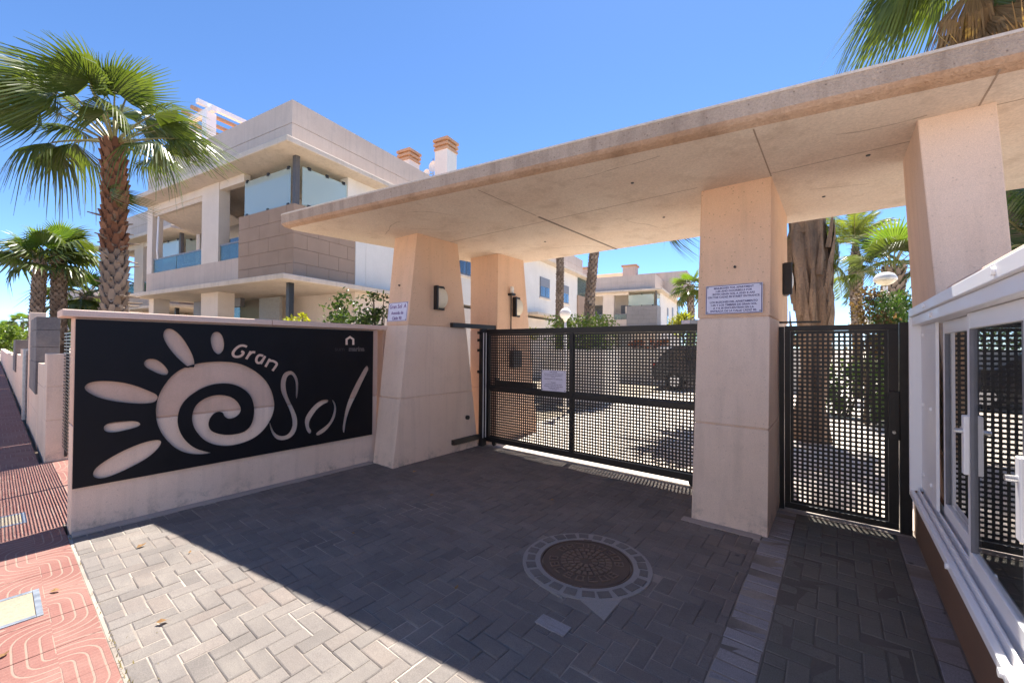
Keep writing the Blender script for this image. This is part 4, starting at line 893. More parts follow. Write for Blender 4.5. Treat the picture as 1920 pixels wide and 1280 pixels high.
swall('farthest street wall near the distant palms', -60, -32.2, .46, .70, 1.05, (.45,))
dpz = thing('downpipe', 'grey vertical pipe fixed to the beige pillar', 'pipe', (-13.4, .45, 0))
MB().tube([(-13.2,.43,0),(-13.2,.43,1.45)], .04, 8).build('pipe', M_GALV, dpz)
# slatted gate between pillar and sign wall: its shade stripes the sidewalk
sg = thing('slatted_gate', 'horizontal slat gate between the street pillar and the sign wall', 'gate', (-6.75, .62, 0))
for k in range(36): MB().box(-8.2, -5.32, .60, .604, .20+.043*k, .216+.043*k).build('slat', M_BLACK, sg)
for x in (-8.235, -6.78, -5.318): MB().box(x, x+.035, .6225, .65, .05, 1.72).build('stile', M_BLACK, sg)
bw = MB(); 
bwt = thing('garden_wall', 'low garden wall behind the main apartment garden', 'wall', (-5.2, 5.1, 0)); MB().box(-5.28, -5.06, 3.44, 4.9, -.1, 1.8).build('wall_body', M_PEACH, bwt)

# ================================================================ palms
def fan_leaf(name, Rb, pet, nseg=34, droop=.35, fold=.25, spread=128, mats=(M_FAN, M_STEMP), seed=0, tipdroop=.35, wind=.0):
    q = random.Random(seed); mb = MB()
    pts = [(pet*i/5, 0, -.10*pet*(i/5)**2*2) for i in range(6)]; z0 = pts[-1][2]
    mb.tube(pts, [.022, .02, .018, .016, .014, .012], 5, True, 1)
    sl0 = -.25
    for s in range(nseg):
        u = (s+.5)/nseg*2-1; a = R(spread)*u; L = Rb*(1.0-.30*abs(u)**1.6)*q.uniform(.92,1.05); wmax = 2*R(spread)/nseg*.62*Rb*.5
        ca, sa = math.cos(a), math.sin(a); vs = []; td = tipdroop*q.uniform(.4,1.7); jz = q.uniform(-.05,.05)
        secs = (0.03, .3, .56, .78, 1.0)
        for i, r_ in enumerate(secs):
            wd = (min(r_*R(spread)*2/nseg*Rb*.56, wmax) if i < 3 else (wmax*.5 if i == 3 else .0025))
            rr = r_*L
            z = z0 + sl0*rr*ca - droop*abs(sa)*rr*fold*2 - droop*rr*rr/Rb*.45
            hx = rr
            if r_ > .56: z -= td*L*((r_-.56)/.44)**1.6; hx = rr*(1-.12*td*((r_-.56)/.44))
            cx, cy = pet+hx*ca, hx*sa+wind*rr*rr/Rb; z += jz*r_*r_; pl = wd*.38
            vs += [(cx+sa*wd, cy-ca*wd, z+pl), (cx, cy, z-pl*.4), (cx-sa*wd, cy+ca*wd, z+pl)]
        fs = []
        for i in range(4):
            b = 3*i; fs += [(b, b+1, b+4, b+3), (b+1, b+2, b+5, b+4)]
        mb.add(vs, fs, 0)
    return mb.mesh(name, list(mats))
def feather_leaf(name, L, n=46, ll=.42, droop=.5, mats=(M_FEA, M_STEMP), seed=0, hang=.5, plume=.5):
    q = random.Random(seed); mb = MB(); ps = []
    for i in range(13):
        s = i/12; ang = .55-1.9*droop*s; 
        ps.append((0,0,0) if i == 0 else (ps[-1][0]+L/12*math.cos(ang), 0, ps[-1][2]+L/12*math.sin(ang)))
    mb.tube(ps, [.02*(1-.85*i/12)+.003 for i in range(13)], 5, True, 1)
    for k in range(n):
        s = .12+.88*(k+.5)/n; i = min(11, int(s*12)); fr_ = s*12-i
        p = Vector(ps[i]).lerp(Vector(ps[i+1]), fr_); d = (Vector(ps[i+1])-Vector(ps[i])).normalized(); up = Vector((-d.z,0,d.x))
        for sd in (-1, 1):
            l = ll*(.55+.9*math.sin(PI*min(1,.12+s*.85))**.8*.5)*q.uniform(.85,1.1)
            o = (Vector((0,sd,0))*.8+d*.55+up*(.25*plume*q.uniform(-1,1.4))).normalized()
            w_ = d*.014+up*.006; m1 = p+o*l*.5-Vector((0,0,hang*.10*l)); m2 = p+o*l-Vector((0,0,hang*.55*l))
            mb.add([p-w_*.6, p+w_*.6, m1+w_, m1-w_, m2], [(0,1,2,3),(3,2,4)], 0)
    return mb.mesh(name, list(mats))
FANS = [fan_leaf('frond', .80, .85, 46, .35, .5, 128, seed=1, tipdroop=.5, wind=.12), fan_leaf('frond', .82, .8, 46, .6, .8, 134, seed=2, tipdroop=.8, wind=-.2), fan_leaf('frond', .76, .75, 44, .2, .35, 120, seed=3, tipdroop=.32, wind=.2), fan_leaf('frond', .8, .9, 44, .8, 1.0, 142, seed=4, tipdroop=1.0, wind=.1), fan_leaf('frond', .78, .85, 46, .45, 1.1, 132, seed=15, tipdroop=.65, wind=-.1)]
FTALL = [fan_leaf('frond', .64, .85, 46, .35, .45, 126, seed=21, tipdroop=.5, wind=.22), fan_leaf('frond', .68, .78, 46, .5, .7, 132, seed=22, tipdroop=.7, wind=-.25), fan_leaf('frond', .62, .82, 44, .25, .3, 122, seed=23, tipdroop=.35, wind=.1), fan_leaf('frond', .66, .88, 44, .6, .9, 136, seed=24, tipdroop=.85, wind=.15)]
FOLIVE = [fan_leaf('frond', .7, .8, 44, .6, .9, 120, (M_FANO, M_STEMP), seed=31, tipdroop=.9), fan_leaf('frond', .72, .75, 44, .5, .7, 115, (M_FANO, M_STEMP), seed=32, tipdroop=.8)]
FANYL = [fan_leaf('frond', .85, .55, 34, .12, .1, 120, (M_FANY, M_STEMP), seed=5, tipdroop=.12)]
FLOW = [fan_leaf('frond', 1.0, .7, 20, .45, .4, 125, seed=6, tipdroop=.5), fan_leaf('frond', .9, .65, 20, .2, .2, 120, seed=7, tipdroop=.25)]
FDEAD = [fan_leaf('dead_frond', 1.0, .6, 26, .4, .6, 42, (M_DEAD, M_DEAD), seed=8, tipdroop=.9)]
def crown(t, c, n, scale, meshes, emin=-35, emax=80, seed=0, tilt=(0,0), young=(), name='frond', start=.1, yaw0=0.0):
    q = random.Random(seed)
    for i in range(n):
        f_ = (i+.5)/n; az = yaw0+i*2.39996+q.uniform(-.2,.2); el = emax-(emax-emin)*f_**.85+q.uniform(-7,7)
        M = Matrix.Translation(c) @ Matrix.Rotation(tilt[0],4,'X') @ Matrix.Rotation(tilt[1],4,'Y') @ Matrix.Rotation(az,4,'Z') @ Matrix.Rotation(-R(el),4,'Y') @ Matrix.Rotation(q.uniform(-.5,.5),4,'X') @ Matrix.Translation((start*scale,0,0)) @ Matrix.Scale(scale*q.uniform(.85,1.1),4)
        me = (young[i % len(young)] if young and f_ < .3 and i % 2 == 0 else meshes[q.randrange(len(meshes))])
        inst(name, me, t, wmat(t).inverted() @ M)
def trunk_pts(p0, p1, r0, r1, n=10, wob=.02, seed=0):
    q = random.Random(seed); P0, P1 = Vector(p0), Vector(p1)
    return [P0.lerp(P1, i/n)+Vector((q.uniform(-wob,wob), q.uniform(-wob,wob), 0)) for i in range(n+1)], [r0+(r1-r0)*i/n for i in range(n+1)]
def boots(t, pts, rad, step=.085, size=.15, seed=0, out=.75, zmin=-9, per=9, zmax=99, mat=None):
    q = random.Random(seed); mb = MB(); L = [0]
    for a, b in zip(pts, pts[1:]): L.append(L[-1]+(b-a).length)
    s = 0; k = 0
    while s < L[-1]:
        i = max(j for j in range(len(L)-1) if L[j] <= s); f_ = (s-L[i])/(L[i+1]-L[i]); c = pts[i].lerp(pts[i+1], f_); r_ = rad[i]+(rad[i+1]-rad[i])*f_
        for j in range(per):
            if c.z < zmin or c.z >= zmax: continue
            a = 2*PI*(j+.5*(k % 2))/per+q.uniform(-.12,.12); o = Vector((math.cos(a), math.sin(a), 0)); tn = Vector((-o.y, o.x, 0)); h = size*q.uniform(.8,1.2); w_ = 2*PI*r_/per*.52
            b0 = c+o*(r_*.97); lift = r_*.16*q.uniform(.6,1.5)+h*.18*out*q.uniform(.5,1.4); tip = c+o*(r_+lift)+Vector((0,0,h))
            vs = [b0-tn*w_, b0+tn*w_, tip-tn*w_*.42, tip+tn*w_*.42, b0-tn*w_*.2+o*.01-Vector((0,0,h*.28)), tip-o*.03-tn*w_*.5, tip-o*.03+tn*w_*.5, c+o*(r_*.9)+Vector((0,0,h*.8))]
            mb.add(vs, [(4,1,0),(0,1,3,2),(2,3,6,5),(0,2,5,7),(1,7,6,3)])
        s += step; k += 1
    o_ = mb.build('leaf_bases', mat or M_BOOT, t); o_['kind'] = 'stuff'; return o_
def fan_palm(label, base_, top, r0, r1, n, scale, seed, meshes=FANS, young=FANYL, boot=None, grp='fan palms', emin=-35, tilt=(0,0), name='fan_palm', spikes=0, yaw0=0.0, dead=0, red=None):
    t = thing(name, label, 'palm tree', base_, 0, grp); pts, rad = trunk_pts(base_, top, r0, r1, 10, .015, seed)
    MB().tube(pts, rad, 14).build('trunk', M_TRUNK, t, smooth=True)
    if boot:
        boots(t, pts, rad, *boot, zmax=red or 99)
        if red: boots(t, pts, rad, boot[0], boot[1], boot[2]+1, boot[3], red, boot[5], mat=M_BOOT2)
    if spikes:
        q = random.Random(seed); sp = MB()
        for k in range(spikes):
            f_ = q.uniform(.35,.8); c = Vector(base_).lerp(Vector(top), f_); a = q.uniform(0, 2*PI); o = Vector((math.cos(a), math.sin(a), 0)); rr = r0+(r1-r0)*f_
            sp.tube([c+o*rr*.8, c+o*(rr+q.uniform(.06,.2))+Vector((0,0,q.uniform(-.02,.05)))], [.022,.009], 5)
        sp.build('petiole_stubs', M_BOOT, t)['kind'] = 'stuff'
    top_ = Vector(top); crown(t, top_, n, scale, meshes, emin, 82, seed, tilt, young, yaw0=yaw0)
    if dead: crown(t, top_-Vector((0,0,.25*scale)), dead, scale*.95, FDEAD, -80, -50, seed+3, name='dead_frond')
    return t
fan_palm('tall fan palm with rough woven trunk standing just behind the sign wall', (-9.33,1.28,0), (-9.41,1.20,4.85), .155, .13, 22, .95, 3, meshes=FTALL, young=[FTALL[2]], boot=(.10,.15,1,.85,1.0,8), emin=24, spikes=55, tilt=(.0,-.10), yaw0=.6, red=3.0)
tpalm = bpy.data.objects['fan_palm']
for (az, el, sc, dz) in ((225,-74,.55,-.2),(228,6,1.0,.05),(205,14,1.0,.1),(20,4,.95,.05)):
    M = Matrix.Translation((-9.41,1.20,4.85+dz)) @ Matrix.Rotation(R(az),4,'Z') @ Matrix.Rotation(-R(el),4,'Y') @ Matrix.Translation((.1,0,0)) @ Matrix.Scale(sc,4)
    inst('frond', FTALL[1], tpalm, wmat(tpalm).inverted() @ M)
fan_palm('left trunk of the paired fan palms down the street', (-24.28,1.0,0), (-24.2,1.1,4.75), .20, .17, 15, .92, 5, meshes=FLOW, boot=(.12,.14,2,.7,1.5,8), emin=-12, grp='paired fan palms down the street')
fan_palm('right trunk of the paired fan palms down the street', (-24.6,1.65,0), (-24.6,1.6,5.35), .23, .20, 16, .92, 6, meshes=FLOW, boot=(.12,.14,3,.7,1.5,8), emin=-12, grp='paired fan palms down the street')
fan_palm('short fan palm between the paired palms and the tall fan palm', (-28.6,2.8,0), (-28.6,2.8,3.9), .22, .2, 22, 1.15, 7, meshes=FLOW, boot=(.13,.16,4,.7,1.5,8), emin=-45)
fan_palm('tiny distant fan palm above the far end of the street', (-122,1.6,0), (-122,1.6,4.0), .25, .22, 20, 1.5, 8, meshes=FLOW, grp='distant palms')
fan_palm('taller distant fan palm beside the far street walls', (-78,2.2,0), (-78,2.2,4.2), .2, .16, 12, .9, 9, meshes=FLOW, grp='distant palms', emin=-10)
fan_palm('slim palm trunk left of the hedge, behind the globe lamp', (-8.35,13.5,0), (-8.45,13.65,6.6), .15, .125, 14, .75, 10, meshes=FLOW, boot=(.09,.10,5,.4,2.0,7), grp='slim palms behind the vehicle gate', emin=-10)
fan_palm('slim palm trunk rising right of the hedge, leaning slightly', (-6.75,12.4,0), (-6.4,12.8,6.5), .165, .14, 14, .75, 11, meshes=FLOW, boot=(.09,.10,6,.4,2.0,7), grp='slim palms behind the vehicle gate', emin=-10)
hp = fan_palm('palm hidden behind the middle column with one fan leaf hanging left', (-1.78,9.6,0), (-1.9,9.7,5.1), .2, .17, 12, .9, 12, meshes=FLOW, emin=10)
M = Matrix.Translation((-2.45,8.9,4.95)) @ Matrix.Rotation(R(200),4,'Z') @ Matrix.Rotation(R(58),4,'Y') @ Matrix.Scale(.85,4)
inst('frond', FANS[0], hp, wmat(hp).inverted() @ M)
fan_palm('small fan palm in front of the distant roofs, left of the middle column', (-6.9,26.3,0), (-6.96,26.3,5.3), .21, .17, 18, .85, 13, meshes=FLOW, boot=(.16,.16,7,.6,2.0,7))
fan_palm('fan palm with upright leaves at the right behind the footpath gate', (1.22,15.9,0), (1.30,16.2,3.9), .24, .22, 18, 1.0, 14, meshes=[FANS[0],FANS[2]], young=FANYL, boot=(.12,.2,8,1.0,1.5,8), emin=10, tilt=(0,0))

# thick palm right behind the footpath gate
px = thing('thick_palm', 'thick old palm trunk with peeling grey bark behind the pedestrian gate', 'palm tree', (-.37,8.85,0))
q = random.Random(5); mb = MB(); nr, ns = 44, 40; zs = [4.6*i/(nr-1)-.1 for i in range(nr)]; vs = []
from mathutils import noise as mn
for i, z in enumerate(zs):
    rr = .20+.07*math.exp(-((z-2.9)/.9)**2)+.10*math.exp(-(z/.5)**2); cx = -.325+.10*math.sin(z*.9)*.4-.03*z*.3
    for j in range(ns):
        a = 2*PI*j/ns; n_ = mn.noise(Vector((math.cos(a)*1.6, math.sin(a)*1.6, z*.75)))*.16+abs(mn.noise(Vector((math.cos(a)*2.6+7, math.sin(a)*2.6, z*.9))))*.24-.04+mn.noise(Vector((math.cos(a)*7, math.sin(a)*7, z*3+3)))*.03
        vs.append((cx+(rr+n_-.05)*math.cos(a), 8.85+(rr+n_-.05)*math.sin(a), z))
mb.add(vs, [(i*ns+j, i*ns+(j+1)%ns, (i+1)*ns+(j+1)%ns, (i+1)*ns+j) for i in range(nr-1) for j in range(ns)]); mb.build('trunk', M_PHX, px, smooth=True)
fl = MB()
for k in range(46):
    a = q.uniform(0,2*PI); z = q.uniform(1.6,4.3); o = Vector((math.cos(a), math.sin(a), 0)); tn = Vector((-o.y,o.x,0)); c = Vector((-.325-.03*z*.3,8.85,z)); h = q.uniform(.5,1.0); w_ = q.uniform(.06,.14); r_ = .225+.03*q.random()
    vs = []
    for s in (0,.35,.7,1):
        ww = w_*(1.0-.75*s); oo = c+o*(r_+.05*math.sin(s*2.2)+.05*s)+Vector((0,0,h*s)); vs += [oo-tn*ww, oo+o*.06*(1-s), oo+tn*ww]
    fl.add(vs, [t_ for i in range(3) for t_ in ((3*i,3*i+1,3*i+4,3*i+3),(3*i+1,3*i+2,3*i+5,3*i+4))])
fl.build('peeling_bark', M_PHX, px)['kind'] = 'stuff'
FE = [feather_leaf('frond', 2.1, 48, .46, .55, seed=1), feather_leaf('frond', 1.9, 44, .42, .75, seed=2, hang=.9), feather_leaf('frond', 2.3, 50, .45, .4, seed=3)]
crown(px, Vector((-.45,8.85,4.65)), 20, .8, FE, -12, 45, 21, start=.1)
for (az, el, sc, dz) in ((35,-62,.55,4.1),(25,-50,.5,3.4),(50,-70,.6,4.0),(60,-58,.5,3.1),(200,-55,.5,3.9),(215,-60,.5,3.4),(10,-72,.5,4.2)):
    M = Matrix.Translation((-.38,8.9,dz)) @ Matrix.Rotation(R(az),4,'Z') @ Matrix.Rotation(-R(el),4,'Y') @ Matrix.Rotation(q.uniform(-.5,.5),4,'X') @ Matrix.Translation((.3,0,0)) @ Matrix.Scale(sc,4)
    inst('frond', FE[q.randrange(3)], px, wmat(px).inverted() @ M)
qp = thing('feather_palm', 'feather palm with drooping leaves and a swollen trunk at the footpath', 'palm tree', (.52,17.9,0))
pts, rad = trunk_pts((.55,17.9,0), (.50,18.1,5.15), .20, .12, 10, .01, 4); rad = [.13,.13,.13,.13,.135,.14,.15,.17,.19,.14,.06]
MB().tube(pts, rad, 14).build('trunk', M_TRUNK, qp, smooth=True); boots(qp, pts, rad, .10, .10, 12, .4, 2.0, 8)
crown(qp, Vector((.50,18.1,5.15)), 26, .72, FE, -5, 80, 33)

# palm leaning over the canopy on the right, hanging skirt of dead leaves
tp = thing('fan_palm', 'big fan palm above the canopy with a skirt of dry leaves', 'palm tree', (2.45,11.3,0), 0, 'fan palms')
MB().tube([(2.45,11.3,0),(2.42,11.35,4),(2.40,11.4,8.6)], [.42,.38,.36], 16).build('trunk', M_TRUNK, tp, smooth=True)
crown(tp, Vector((2.4,11.4,9.3)), 18, 1.1, FANS, 12, 70, 41, young=FANYL)
crown(tp, Vector((2.4,11.4,8.3)), 60, 1.45, FDEAD, -86, -40, 42, name='dead_frond')
for k in range(44):
    M = Matrix.Translation((2.4,11.4,q.uniform(7.9,8.9))) @ Matrix.Rotation(R(q.uniform(205,350)),4,'Z') @ Matrix.Rotation(R(q.uniform(48,80)),4,'Y') @ Matrix.Rotation(q.uniform(-.6,.6),4,'X') @ Matrix.Translation((.25,0,0)) @ Matrix.Scale(q.uniform(1.1,1.5),4)
    inst('dead_frond', FDEAD[0], tp, wmat(tp).inverted() @ M)
for (az, el, sc, dz, me) in ((216,-56,.9,8.5,FOLIVE[0]),(206,-62,.95,8.7,FOLIVE[1]),(226,-68,1.0,8.6,FOLIVE[1]),(196,-66,.95,8.7,FOLIVE[0]),(238,-62,.95,8.5,FOLIVE[1]),(222,-52,.95,8.95,FTALL[1]),(204,-50,.9,8.9,FTALL[3]),(232,-58,.95,8.7,FOLIVE[0]),(214,-74,.95,8.6,FOLIVE[1])):
    M = Matrix.Translation((2.4,11.4,dz)) @ Matrix.Rotation(R(az),4,'Z') @ Matrix.Rotation(-R(el),4,'Y') @ Matrix.Rotation(q.uniform(-.4,.4),4,'X') @ Matrix.Translation((.2,0,0)) @ Matrix.Scale(sc,4)
    inst('frond', me, tp, wmat(tp).inverted() @ M)
for (az, el, sc, dz) in ((222,-48,1.25,8.7),(230,-58,1.2,8.5),(238,-50,1.25,8.7),(247,-62,1.2,8.4),(226,-66,1.2,8.9),(256,-52,1.2,8.5),(234,-40,1.2,8.9)):
    M = Matrix.Translation((2.4,11.4,dz)) @ Matrix.Rotation(R(az),4,'Z') @ Matrix.Rotation(-R(el),4,'Y') @ Matrix.Rotation(q.uniform(-.5,.5),4,'X') @ Matrix.Translation((.3,0,0)) @ Matrix.Scale(sc,4)
    inst('dead_frond', FDEAD[0], tp, wmat(tp).inverted() @ M)
dk = thing('feather_palm', 'dark feather palm filling the gap right of the cabinet column', 'palm tree', (2.0,7.6,0))
MB().tube([(2.0,7.6,0),(2.0,7.6,2.6)], [.22,.2], 12).build('trunk', M_TRUNK, dk)
FD = [feather_leaf('frond', 2.0, 46, .45, .5, (M_FEAD, M_STEMP), seed=4), feather_leaf('frond', 1.8, 44, .45, .8, (M_FEAD, M_STEMP), seed=5)]
crown(dk, Vector((2.0,7.6,2.6)), 30, .8, FD, -30, 85, 51)

# ================================================================ shrubs and hedges
def shrub(name, label, c, size, n, leaf, mat, seed, cat='shrub', stems=5, clumps=10, grp=None, box=False, aspect=.55, up=.3):
    q = random.Random(seed); t = thing(name, label, cat, (c[0], c[1], 0), 0, grp); mb = MB(); st = MB()
    cl = []
    for k in range(clumps):
        if box: p = Vector((q.uniform(-1,1)*size[0], q.uniform(-1,1)*size[1], q.uniform(-1,1)*size[2]))
        else:
            u = Vector((q.gauss(0,1), q.gauss(0,1), q.gauss(0,1))).normalized()*q.uniform(.25,1)**.5; p = Vector((u.x*size[0], u.y*size[1], u.z*size[2]))
        cl.append((Vector(c)+p, q.uniform(.6,1.2)))
        if k < stems: st.tube([(c[0]+q.uniform(-.1,.1), c[1]+q.uniform(-.1,.1), 0), (c[0]+p.x*.4, c[1]+p.y*.4, c[2]*.5), cl[-1][0]], [.02,.014,.005], 5)
    rad = min(size)*.55
    for k in range(n):
        b, s = cl[q.randrange(clumps)]
        if box: p = Vector((c[0]+q.uniform(-1,1)*size[0], c[1]+q.uniform(-1,1)*size[1], c[2]+q.uniform(-1,1)*size[2])) + Vector((q.gauss(0,.06), q.gauss(0,.06), q.gauss(0,.06)))
        else: p = b+Vector((q.gauss(0,1), q.gauss(0,1), q.gauss(0,.8)))*rad*.55*s
        d = Vector((q.gauss(0,1), q.gauss(0,1), q.gauss(up,.7))).normalized(); w_ = d.cross(Vector((q.gauss(0,1), q.gauss(0,1), q.gauss(0,1)))).normalized(); l = leaf*q.uniform(.7,1.3); nn = d.cross(w_)
        mb.add([p, p+d*l*.5+w_*l*aspect*.5-nn*l*.06, p+d*l, p+d*l*.5-w_*l*aspect*.5-nn*l*.06, p+d*l*.5+nn*l*.05], [(0,1,4),(1,2,4),(2,3,4),(3,0,4)])
    f_ = mb.build('foliage', mat, t); f_['kind'] = 'stuff'
    st.build('stems', M_TWIG, t); return t
shrub('shrub', 'leafy green shrub rising above the sign wall beside the column', (-5.75,3.35,1.95), (.42,.30,.42), 900, .075, M_BUSH, 1, clumps=22, stems=9)
shrub('shrub', 'thin upper sprig of leaves between the sign wall column and building', (-5.45,3.65,2.25), (.16,.14,.34), 200, .07, M_BUSH, 2, clumps=9)
shrub('shrub', 'yellow green sprig peeking over the sign wall coping', (-6.15,2.72,1.93), (.28,.16,.07), 220, .07, M_YEL, 3, clumps=10, stems=6)
shrub('shrub', 'thin twigs with small leaves between the two left columns', (-5.6,4.95,2.0), (.16,.16,.28), 130, .055, M_BUSH, 4, clumps=9)
shrub('shrub', 'small green tips at the left of the yellow sprig', (-6.6,2.2,1.84), (.35,.12,.05), 90, .05, M_HEDGE, 5, clumps=8)
shrub('hedge', 'clipped bushy hedge behind the vehicle gate beside the globe lamp', (-6.1,11.1,2.0), (.95,.5,.5), 3600, .085, M_HEDGE, 6, 'hedge', box=True, clumps=12)
pwl = thing('planter_wall', 'pale raised planter wall under the clipped hedge behind the vehicle gate', 'planter', (-6.1,11.1,0)); MB().box(-7.1,-5.1,10.55,11.65,-.1,1.50).build('wall_body', M_WHITE, pwl)
shrub('hedge', 'far green hedge strip on a pale wall behind the parked car', (-3.2,19.0,1.95), (2.2,.4,.38), 3000, .10, M_BUSH, 7, 'hedge', box=True, clumps=12)
shrub('shrub', 'bright yellow green plant above the gate latch box', (-4.75,16.6,2.45), (.28,.28,.5), 500, .22, M_YEL, 8, clumps=12, aspect=.22, up=1.2)
shrub('shrub', 'pale agave like sprig left of the hedge behind the gate', (-7.6,10.6,1.95), (.25,.2,.22), 120, .2, M_YEL, 9, clumps=6, aspect=.2, up=1.0)
shrub('conifer_hedge', 'dense bright green conifer at the right edge of the footpath opening', (.98,11.9,1.35), (.40,.5,1.35), 6500, .11, M_CONI, 10, 'conifer', box=True, clumps=10, aspect=.25, up=1.3)
shrub('climber', 'reddish climbing plant in front of the conifer', (.55,11.6,2.05), (.34,.3,.85), 1100, .085, M_IVY, 11, 'climbing plant', clumps=24, stems=9)
shrub('shrub', 'low green and reddish plants seen through the footpath gate', (.2,12.5,.8), (.6,.4,.7), 1500, .1, M_BUSH, 12, clumps=20)
shrub('shrub', 'red flowering bed seen through the top of the vehicle gate', (-6.6,18.7,1.75), (1.3,.3,.2), 1100, .11, leafmat('red_flower', (.16,.04,.035), (.22,.09,.06)), 13, clumps=26)
shrub('tree_clump', 'rounded green bush at the far end of the street', (-62,.95,1.7), (1.9,1.2,1.5), 1800, .32, M_HEDGE, 14, 'bush', clumps=26)
shrub('shrub', 'dark green shrub between the slate slab and the sign wall', (-10.2,1.7,1.45), (.7,.5,.35), 800, .1, M_BUSH, 15, clumps=16)
shrub('tree_clump', 'distant row of low trees closing the street view', (-150,6,3.2), (7,9,3), 2600, .9, M_BUSH, 16, 'trees', clumps=40)

# ================================================================ lamps, car, leaves
gx = corner(1060, 588, 9.6); GX, GY, GZ = gx.x, gx.y, gx.z
gl = thing('globe_lamp', 'white globe lamp on a post in front of the clipped hedge', 'street lamp', (GX,GY,0))
MB().tube([(GX,GY,-.1),(GX,GY,GZ-.12)], [.035,.026], 10).build('post', M_ALU, gl, smooth=True)
MB().lathe((GX,GY,GZ), [(.022,-.2),(.05,-.14)]+[(.135*math.cos(a), .135*math.sin(a)) for a in [R(-65+155*i/14) for i in range(15)]], 24).build('globe', M_GLOBE, gl, smooth=True)
ml = thing('mushroom_lamp', 'white dome street lamp above the conifer', 'street lamp', (.92,13.3,0))
MB().tube([(.92,13.3,-.1),(.92,13.3,3.1)], .045, 10).build('post', M_ALU, ml)
MB().lathe((.92,13.3,0), [(.05,3.12),(.14,3.16),(.20,3.22),(.215,3.24)], 24).build('diffuser', M_LAMPG, ml, smooth=True)
MB().lathe((.92,13.3,0), [(.225,3.24),(.22,3.31),(.17,3.39),(.09,3.43),(0.01,3.44)], 24).build('dome', M_GLOBE, ml, smooth=True)
g2 = thing('globe_lamp', 'small white garden globe low behind the climbing plant', 'street lamp', (.72,15.9,0))
MB().tube([(.72,15.9,-.1),(.72,15.9,2.3)], .03, 8).build('post', M_ALU, g2); MB().lathe((.72,15.9,0), [(.03,2.28),(.10,2.33),(.14,2.43),(.10,2.53),(.01,2.57)], 16).build('globe', M_GLOBE, g2, smooth=True)

car = thing('parked_car', 'dark parked car half hidden by the middle column, seen through the gate', 'car', (-2.75,14.6,0), R(8))
car.location = (-3.62, 17.1, 0); WM[car.name] = Matrix.Translation((-3.62,17.1,0)) @ Matrix.Rotation(R(8),4,'Z')
prof = [(-2.1,.35),(-2.15,.75),(-2.05,1.0),(-1.95,1.05),(-1.6,1.55),(-1.3,1.64),(.2,1.63),(.6,1.55),(1.15,1.08),(2.0,.92),(2.15,.7),(2.12,.35)]
def sideprism(prof, w_, mat, name, par, inset=0.0):
    n_ = len(prof); vs = [(x,-w_,z) for x,z in prof]+[(x,w_,z) for x,z in prof]
    return MB().add(vs, [tuple(range(n_)), tuple(range(2*n_-1,n_-1,-1))]+[(i,i+n_,(i+1)%n_+n_,(i+1)%n_) for i in range(n_)]).build(name, mat, par, world=False, bevel=.04 if name == 'body' else 0)
body = sideprism(prof, .86, M_CAR, 'body', car)
for s in (-1,1):
    for pr_ in ([(-1.55,1.1),(-1.42,1.5),(-.75,1.55),(-.72,1.1)],[(-.66,1.1),(-.69,1.55),(.15,1.55),(.2,1.1)],[(.26,1.1),(.22,1.55),(.5,1.5),(.98,1.1)]):
        vs = [(x,s*.865,z) for x,z in pr_]+[(x,s*.84,z) for x,z in pr_]; MB().add(vs, [(0,1,2,3),(4,7,6,5),(0,4,5,1),(1,5,6,2),(2,6,7,3),(3,7,4,0)]).build('side_window', M_CARG, car, world=False)
    for x in (-1.35, 1.35):
        w1 = MB().tube([(x,s*.66,.33),(x,s*.885,.33)], .33, 20).build('wheel', M_TYRE, car, world=False); MB().tube([(x,s*.8855,.33),(x,s*.895,.33)], .21, 12).build('rim', M_SILV, w1, world=False)
    MB().box(-2.17,-2.06,s*.55,s*.80,.78,.98).build('tail_light', M_RED, car, world=False)
    MB().box(-1.2,.2,s*.72-.02,s*.72+.02,1.64,1.68).build('roof_rail', M_SILV, car, world=False)
MB().add([(-1.99,-.7,1.08),(-1.99,.7,1.08),(-1.66,.62,1.52),(-1.66,-.62,1.52),(-1.93,-.7,1.08),(-1.93,.7,1.08),(-1.60,.62,1.52),(-1.60,-.62,1.52)], [(0,3,2,1),(4,5,6,7),(0,1,5,4),(1,2,6,5),(2,3,7,6),(3,0,4,7)]).build('rear_window', M_CARG, car, world=False)
MB().box(-2.18,-2.14,-.26,.26,.60,.72).build('number_plate', M_SIGNW, car, world=False)
ww = thing('planter_wall', 'pale low wall across the drive behind the parked car', 'wall', (-2,17.2,0)); MB().box(-9.5,-.9,18.3,19.6,-.1,1.55).build('wall_body', M_WHITE, ww)

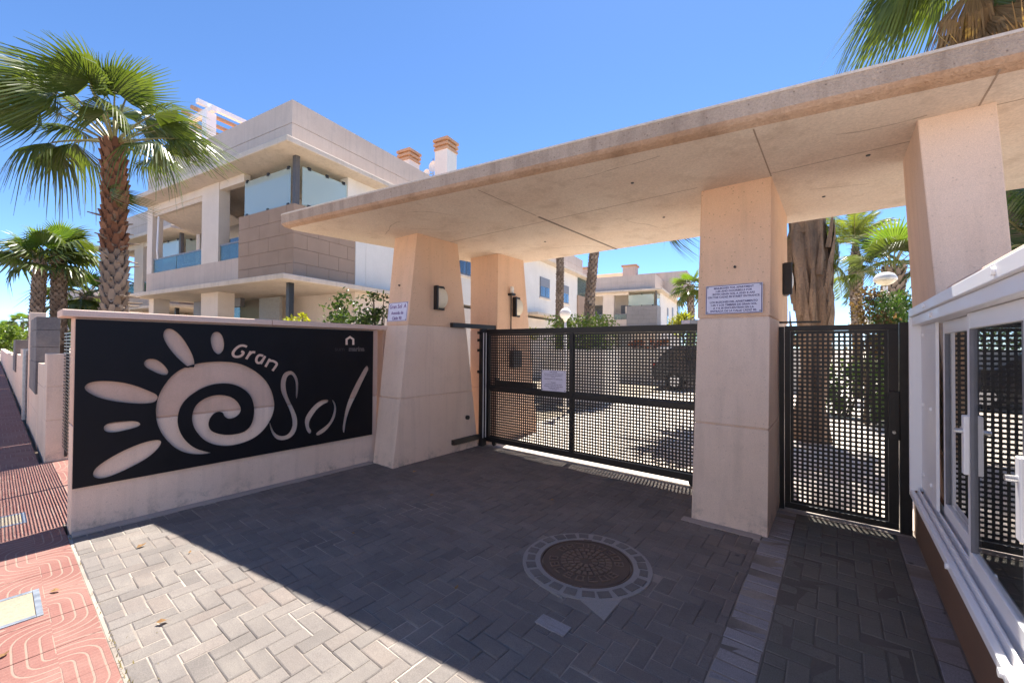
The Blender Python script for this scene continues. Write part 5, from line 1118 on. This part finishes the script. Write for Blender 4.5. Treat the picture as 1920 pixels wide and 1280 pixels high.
lf = [(-3.35,2.90,.6),(-4.25,.74,1.9),(-3.18,1.9,.3),(-3.85,.95,2.6),(-4.15,3.3,1.0),(-1.95,1.9,2.0),(-0.05,2.4,.4),(-0.55,4.5,2.2),(-3.0,.62,1.1),(-2.3,3.6,.2),(-3.9,.27,.9),(-3.3,.06,2.4)]
lm = []
LB = ['small brown leaf near the foot of the sign wall', 'dry leaf on the sunlit pavers near the sign wall end', 'curled leaf left of the manhole in the shade', 'dry leaf alone on the sunlit grey pavers', 'brown leaf between sign wall and manhole, near the column', 'dry leaf close to the light replacement slab', 'leaf lying on the dark footpath', 'dry leaf on the pale border by the middle column', 'dry leaf by the shadow edge on the pavers', 'dry leaf in the deep shade before the vehicle gate', 'brown leaf on the red tiles near the wall corner', 'dry leaf on the red tiles beside the utility cover']
for k in range(3):
    qq = random.Random(k); mb = MB(); vs = [(-.028,0,.004),(-.01,.014,.012),(.014,.012,.006),(.032,0,.016),(.012,-.014,.010),(-.012,-.012,.004),(0,0,.003)]
    mb.add([(x, y, z+qq.uniform(0,.006)) for x, y, z in vs], [(i,(i+1)%6,6) for i in range(6)]); lm.append(mb.mesh('dry_leaf', M_DEAD))
for i, (x, y, a) in enumerate(lf):
    o = bpy.data.objects.new('dry_leaf', lm[i % 3]); COL.objects.link(o); o.location = (x, y, .004); o.rotation_euler = (0, 0, a); o.scale = (rng.uniform(.6,1.2),)*3
    tag(o, LB[i], 'dry leaf', 'dry leaves scattered on the paving')
wd = MB()
q = random.Random(77)
for k in range(90):
    x = q.uniform(-4.9,-1.9) if q.random() < .75 else -4.93+q.gauss(0,.03); y = .412+abs(q.gauss(0,.008)) if x > -4.9 else q.uniform(.42,.6); l = q.uniform(.006,.02)
    if q.random() < .5: x = q.choice((-2.62,-2.75,-3.0,-2.45))+q.gauss(0,.05)
    a = q.uniform(0,6.3); d = Vector((math.cos(a)*l*.6, math.sin(a)*l*.6, l)); wv = Vector((-math.sin(a), math.cos(a), 0))*l*.22
    p = Vector((x,y,-.004)); wd.add([p-wv, p+wv, p+d*.6+wv*.7, p+d], [(0,1,2),(0,2,3)])
o = wd.build('weeds', M_WEED); o['kind'] = 'stuff'; o['label'] = 'tiny dry weeds in the joint between red tiles and grey paving'

# ================================================================ the other side of the street, unseen behind the viewer, added to bounce sunlight
ow = thing('street_wall', 'long white garden wall added unseen on the other side of the street', 'wall', (0,-12.6,0)); MB().box(-60,40,-12.8,-12.5,-.1,2.0).build('wall_body', M_WHITE, ow)
for k, x in enumerate((-30,-17,-4,9)):
    h = thing('unseen_town_house', 'white flat roofed town house added unseen across the street, %s of four' % ('first','second','third','last')[k], 'house', (x,-19,0), 0, 'unseen houses across the street')
    MB().box(x-5.6, x+5.6, -24, -16, -.1, 6.4).build('walls', M_WHITE if k % 2 else M_CREAM, h); MB().box(x-5.8, x+5.8, -24.2, -15.8, 6.41, 6.7).build('roof', M_SLAB, h)
    for wx in (-3.4, 0, 3.4):
        for z in (.9, 3.9): MB().box(x+wx-.7, x+wx+.7, -15.999, -15.93, z, z+1.4).build('window', M_PANE, h)
